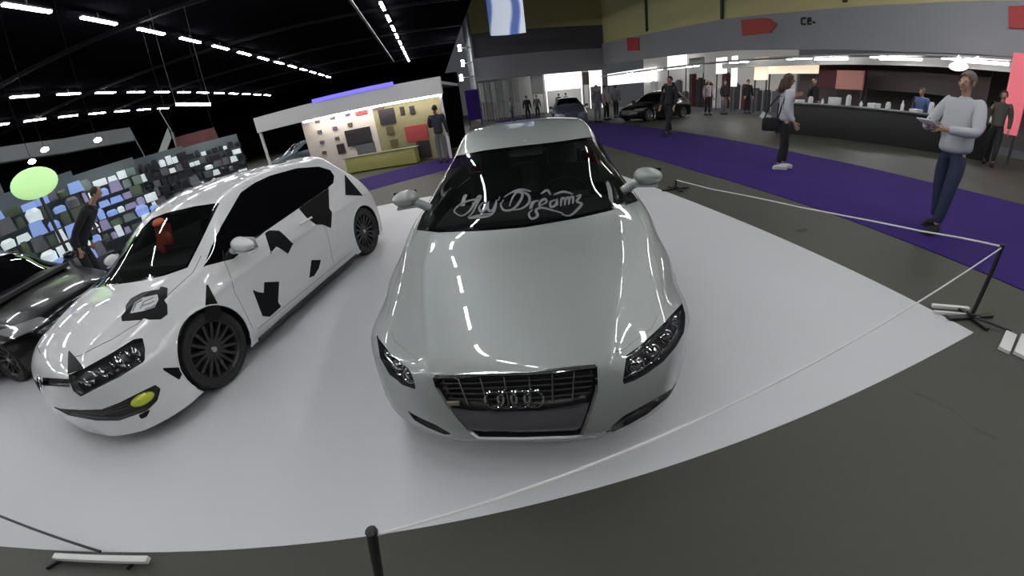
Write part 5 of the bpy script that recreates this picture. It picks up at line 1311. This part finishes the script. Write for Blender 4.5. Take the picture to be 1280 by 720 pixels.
m = MB(); c0 = adist(43, 229, 9.4); m.ell(c0, (.40, .12, .27), 24, 12, rot=Matrix.Rotation(math.atan2(c0.y, c0.x)-PI/2, 3, 'Z'))
tag(m.build('round_sign', mat('lit_green', (.5, .8, .4), emit=(.62, 1.0, .42), es=.62)), 'glowing pale green rounded sign in the left stand', 'sign')
MB().tube([c0-Vector((0, 0, .22)), Vector((c0.x, c0.y, 0))], .03).build('sign_pole', STEEL, bpy.data.objects['round_sign'])
GG = {'white': mat('glow_white_box', (.7, .75, .75), emit=(.8, .9, .95), es=.42), 'blue': mat('glow_blue_box', (.2, .3, .6), emit=(.35, .5, 1), es=.42), 'green': mat('dull_green', (.12, .16, .10), .7), 'grey': mat('mid_grey_box', (.20, .20, .23), .5), 'dark': mat('dark_box', (.02, .02, .03), .5), 'teal': mat('pale_teal', (.25, .33, .30), .6), 'violet': mat('pale_violet', (.35, .30, .5), emit=(.6, .55, .9), es=.12)}  # white, blue and violet goods emit, in place of light on the stands
# stepped racks carry the goods
def rack(px, dist, width, label, n=6, ang=0.0):
    p = adist(px, 250, dist); p.z = 0; r = thing('display_rack', label, 'rack', tuple(p), ang)
    for k in range(n): m = MB(); m.box((0, .16*k, .45+.27*k), (width, .34, .02), bev=.005); m.build('shelf', STEEL, r)
    m = MB(); m.box((0, .16*n+.1, 1.15), (width, .04, 2.3)); m.build('back_board', mat('rack_board', (.14, .17, .18), .7), r)
    for sx in (-1, 1):
        m = MB(); m.box((sx*(width/2-.03), .05, .23), (.05, .05, .46)); m.build('upright', STEEL, r); m = MB(); m.box((sx*(width/2-.03), .16*(n-1)+.1, (.45+.27*(n-1))/2), (.05, .05, .45+.27*(n-1))); m.build('upright', STEEL, r)
    return r, p, ang, width
random.seed(3)
RK = [(22, 10.2, 2.4, 'display rack with blue and pale goods at the far left', ['blue', 'blue', 'white', 'grey', 'green']), (115, 12.6, 2.8, 'display rack with white glowing boxes beside the glowing green sign', ['white', 'white', 'blue', 'violet', 'green', 'teal']),
      (190, 14.5, 3.0, 'display rack crowded with dark and silver goods behind the white hatchback', ['dark', 'white', 'grey', 'dark', 'grey']), (262, 16.5, 3.6, 'low display rack behind the roof of the white hatchback', ['dark', 'grey', 'white', 'dark'])]
for px, dist, wd, lb, cols in RK:
    p = adist(px, 250, dist); ang = math.atan2(p.y, p.x)-PI/2; r, p, ang, wd = rack(px, dist, wd, lb, ang=ang)
    short = lb.split(' rack ')[1]
    for k in range(6):
        x = -wd/2+.12
        while x < wd/2-.15:
            bw = random.uniform(.14, .34); bh = random.uniform(.14, .30); col = random.choice(cols); m = MB()
            if random.random() < .3: m.lathe([(0, 0), (bw*.45, 0), (bw*.5, bh*.7), (bw*.3, bh), (0, bh)], n=14); nm, ct = 'canister', 'canister'
            elif random.random() < .5: m.box((0, 0, bh/2), (bw, .22, bh), bev=.012); m.box((0, -.112, bh*.55), (bw*.7, .006, bh*.4)); nm, ct = 'boxed_product', 'box'
            else: m.prism([(-bw/2, 0), (bw/2, 0), (bw*.4, bh), (-bw*.4, bh)], -.06, .06, Matrix.Rotation(PI/2, 4, 'X').to_3x3().to_4x4()); nm, ct = 'soft_pack', 'packet'
            o = m.build(nm, GG[col]); lo = Matrix.Rotation(ang, 3, 'Z') @ Vector((x+bw/2, .16*k, .462+.27*k)); o.location = p+lo; o.rotation_euler = (0, 0, ang)
            cn = {'dark': 'black', 'white': 'bright white', 'blue': 'glowing blue', 'violet': 'pale violet', 'teal': 'pale teal', 'grey': 'grey', 'green': 'dull green'}[col]
            tag(o, '%s %s on the %s' % (cn, ct, 'rack '+short), ct, '%s %ss on the rack %s' % (cn, ct, short)); x += bw+random.uniform(.01, .05)
for k, (x, y) in enumerate(((56, 187), (122, 175), (40, 202))):
    q_ = adist(x, y, 11.5); m = MB(); m.ell(q_, (.10, .06, .05), 12, 8); o = m.build('canopy_lamp', mat('canopy_lamp', (1, 1, 1), emit=(.95, 1, 1), es=60)); MB().tube([q_, Vector((q_.x, q_.y, 7.2))], .006, 6).build('hanging_wire', mat('truss_black', (0, 0, 0)), o); tag(o, ('middle', 'right-hand', 'left-hand')[k]+' small bright lamp under the left canopy', 'light')
# dark red hanging cloth behind the racks
c1 = adist(252, 192, 19); m = MB(); vs = []; n = 10
for i in range(n+1):
    x = -1.0+2.0*i/n; y = .06*math.sin(i*1.7); vs += [(x, y, -1.0), (x*.8, y, .9), (x*.8, y+.03, .9), (x, y+.03, -1.0)]
m.add(vs, [(4*i+k, 4*i+(k+1) % 4, 4*i+4+(k+1) % 4, 4*i+4+k) for i in range(n) for k in range(4)]+[(0, 1, 2, 3), (4*n+3, 4*n+2, 4*n+1, 4*n)])
o = m.build('hanging_cloth', mat('dull_red_cloth', (.10, .035, .035), .85)); o.location = c1; o.rotation_euler = (0, 0, math.atan2(c1.y, c1.x)-PI/2); tag(o, 'dull red cloth hanging behind the left stands', 'cloth')
for xx in (-.78, .78): MB().tube([(xx, .01, .88), (xx, .01, 7.2-c1.z)], .012, 6).build('hanging_wire', mat('truss_black', (0, 0, 0)), o)
# orange-red garment over the passenger seat in the white car
h, n = WC.cast('cam', 205, 293)
q = WC.M @ h+pray(205, 293)*.32
m = MB(); m.box((0, 0, 0), (.07, .20, .20), rot=Matrix.Rotation(math.radians(-14), 3, 'Y'), bev=.04); m.ell((.02, .04, .11), (.05, .09, .05)); m.ell((.02, -.07, -.10), (.045, .06, .08)); m.ell((.03, .09, -.04), (.04, .05, .07))
o = m.build('seat_garment', mat('orange_cloth', (.60, .10, .04), .7)); o.matrix_world = Matrix.Translation(q) @ Matrix.Rotation(math.radians(-109.8), 4, 'Z')
tag(o, 'orange-red garment draped inside behind the windshield of the white hatchback', 'garment')
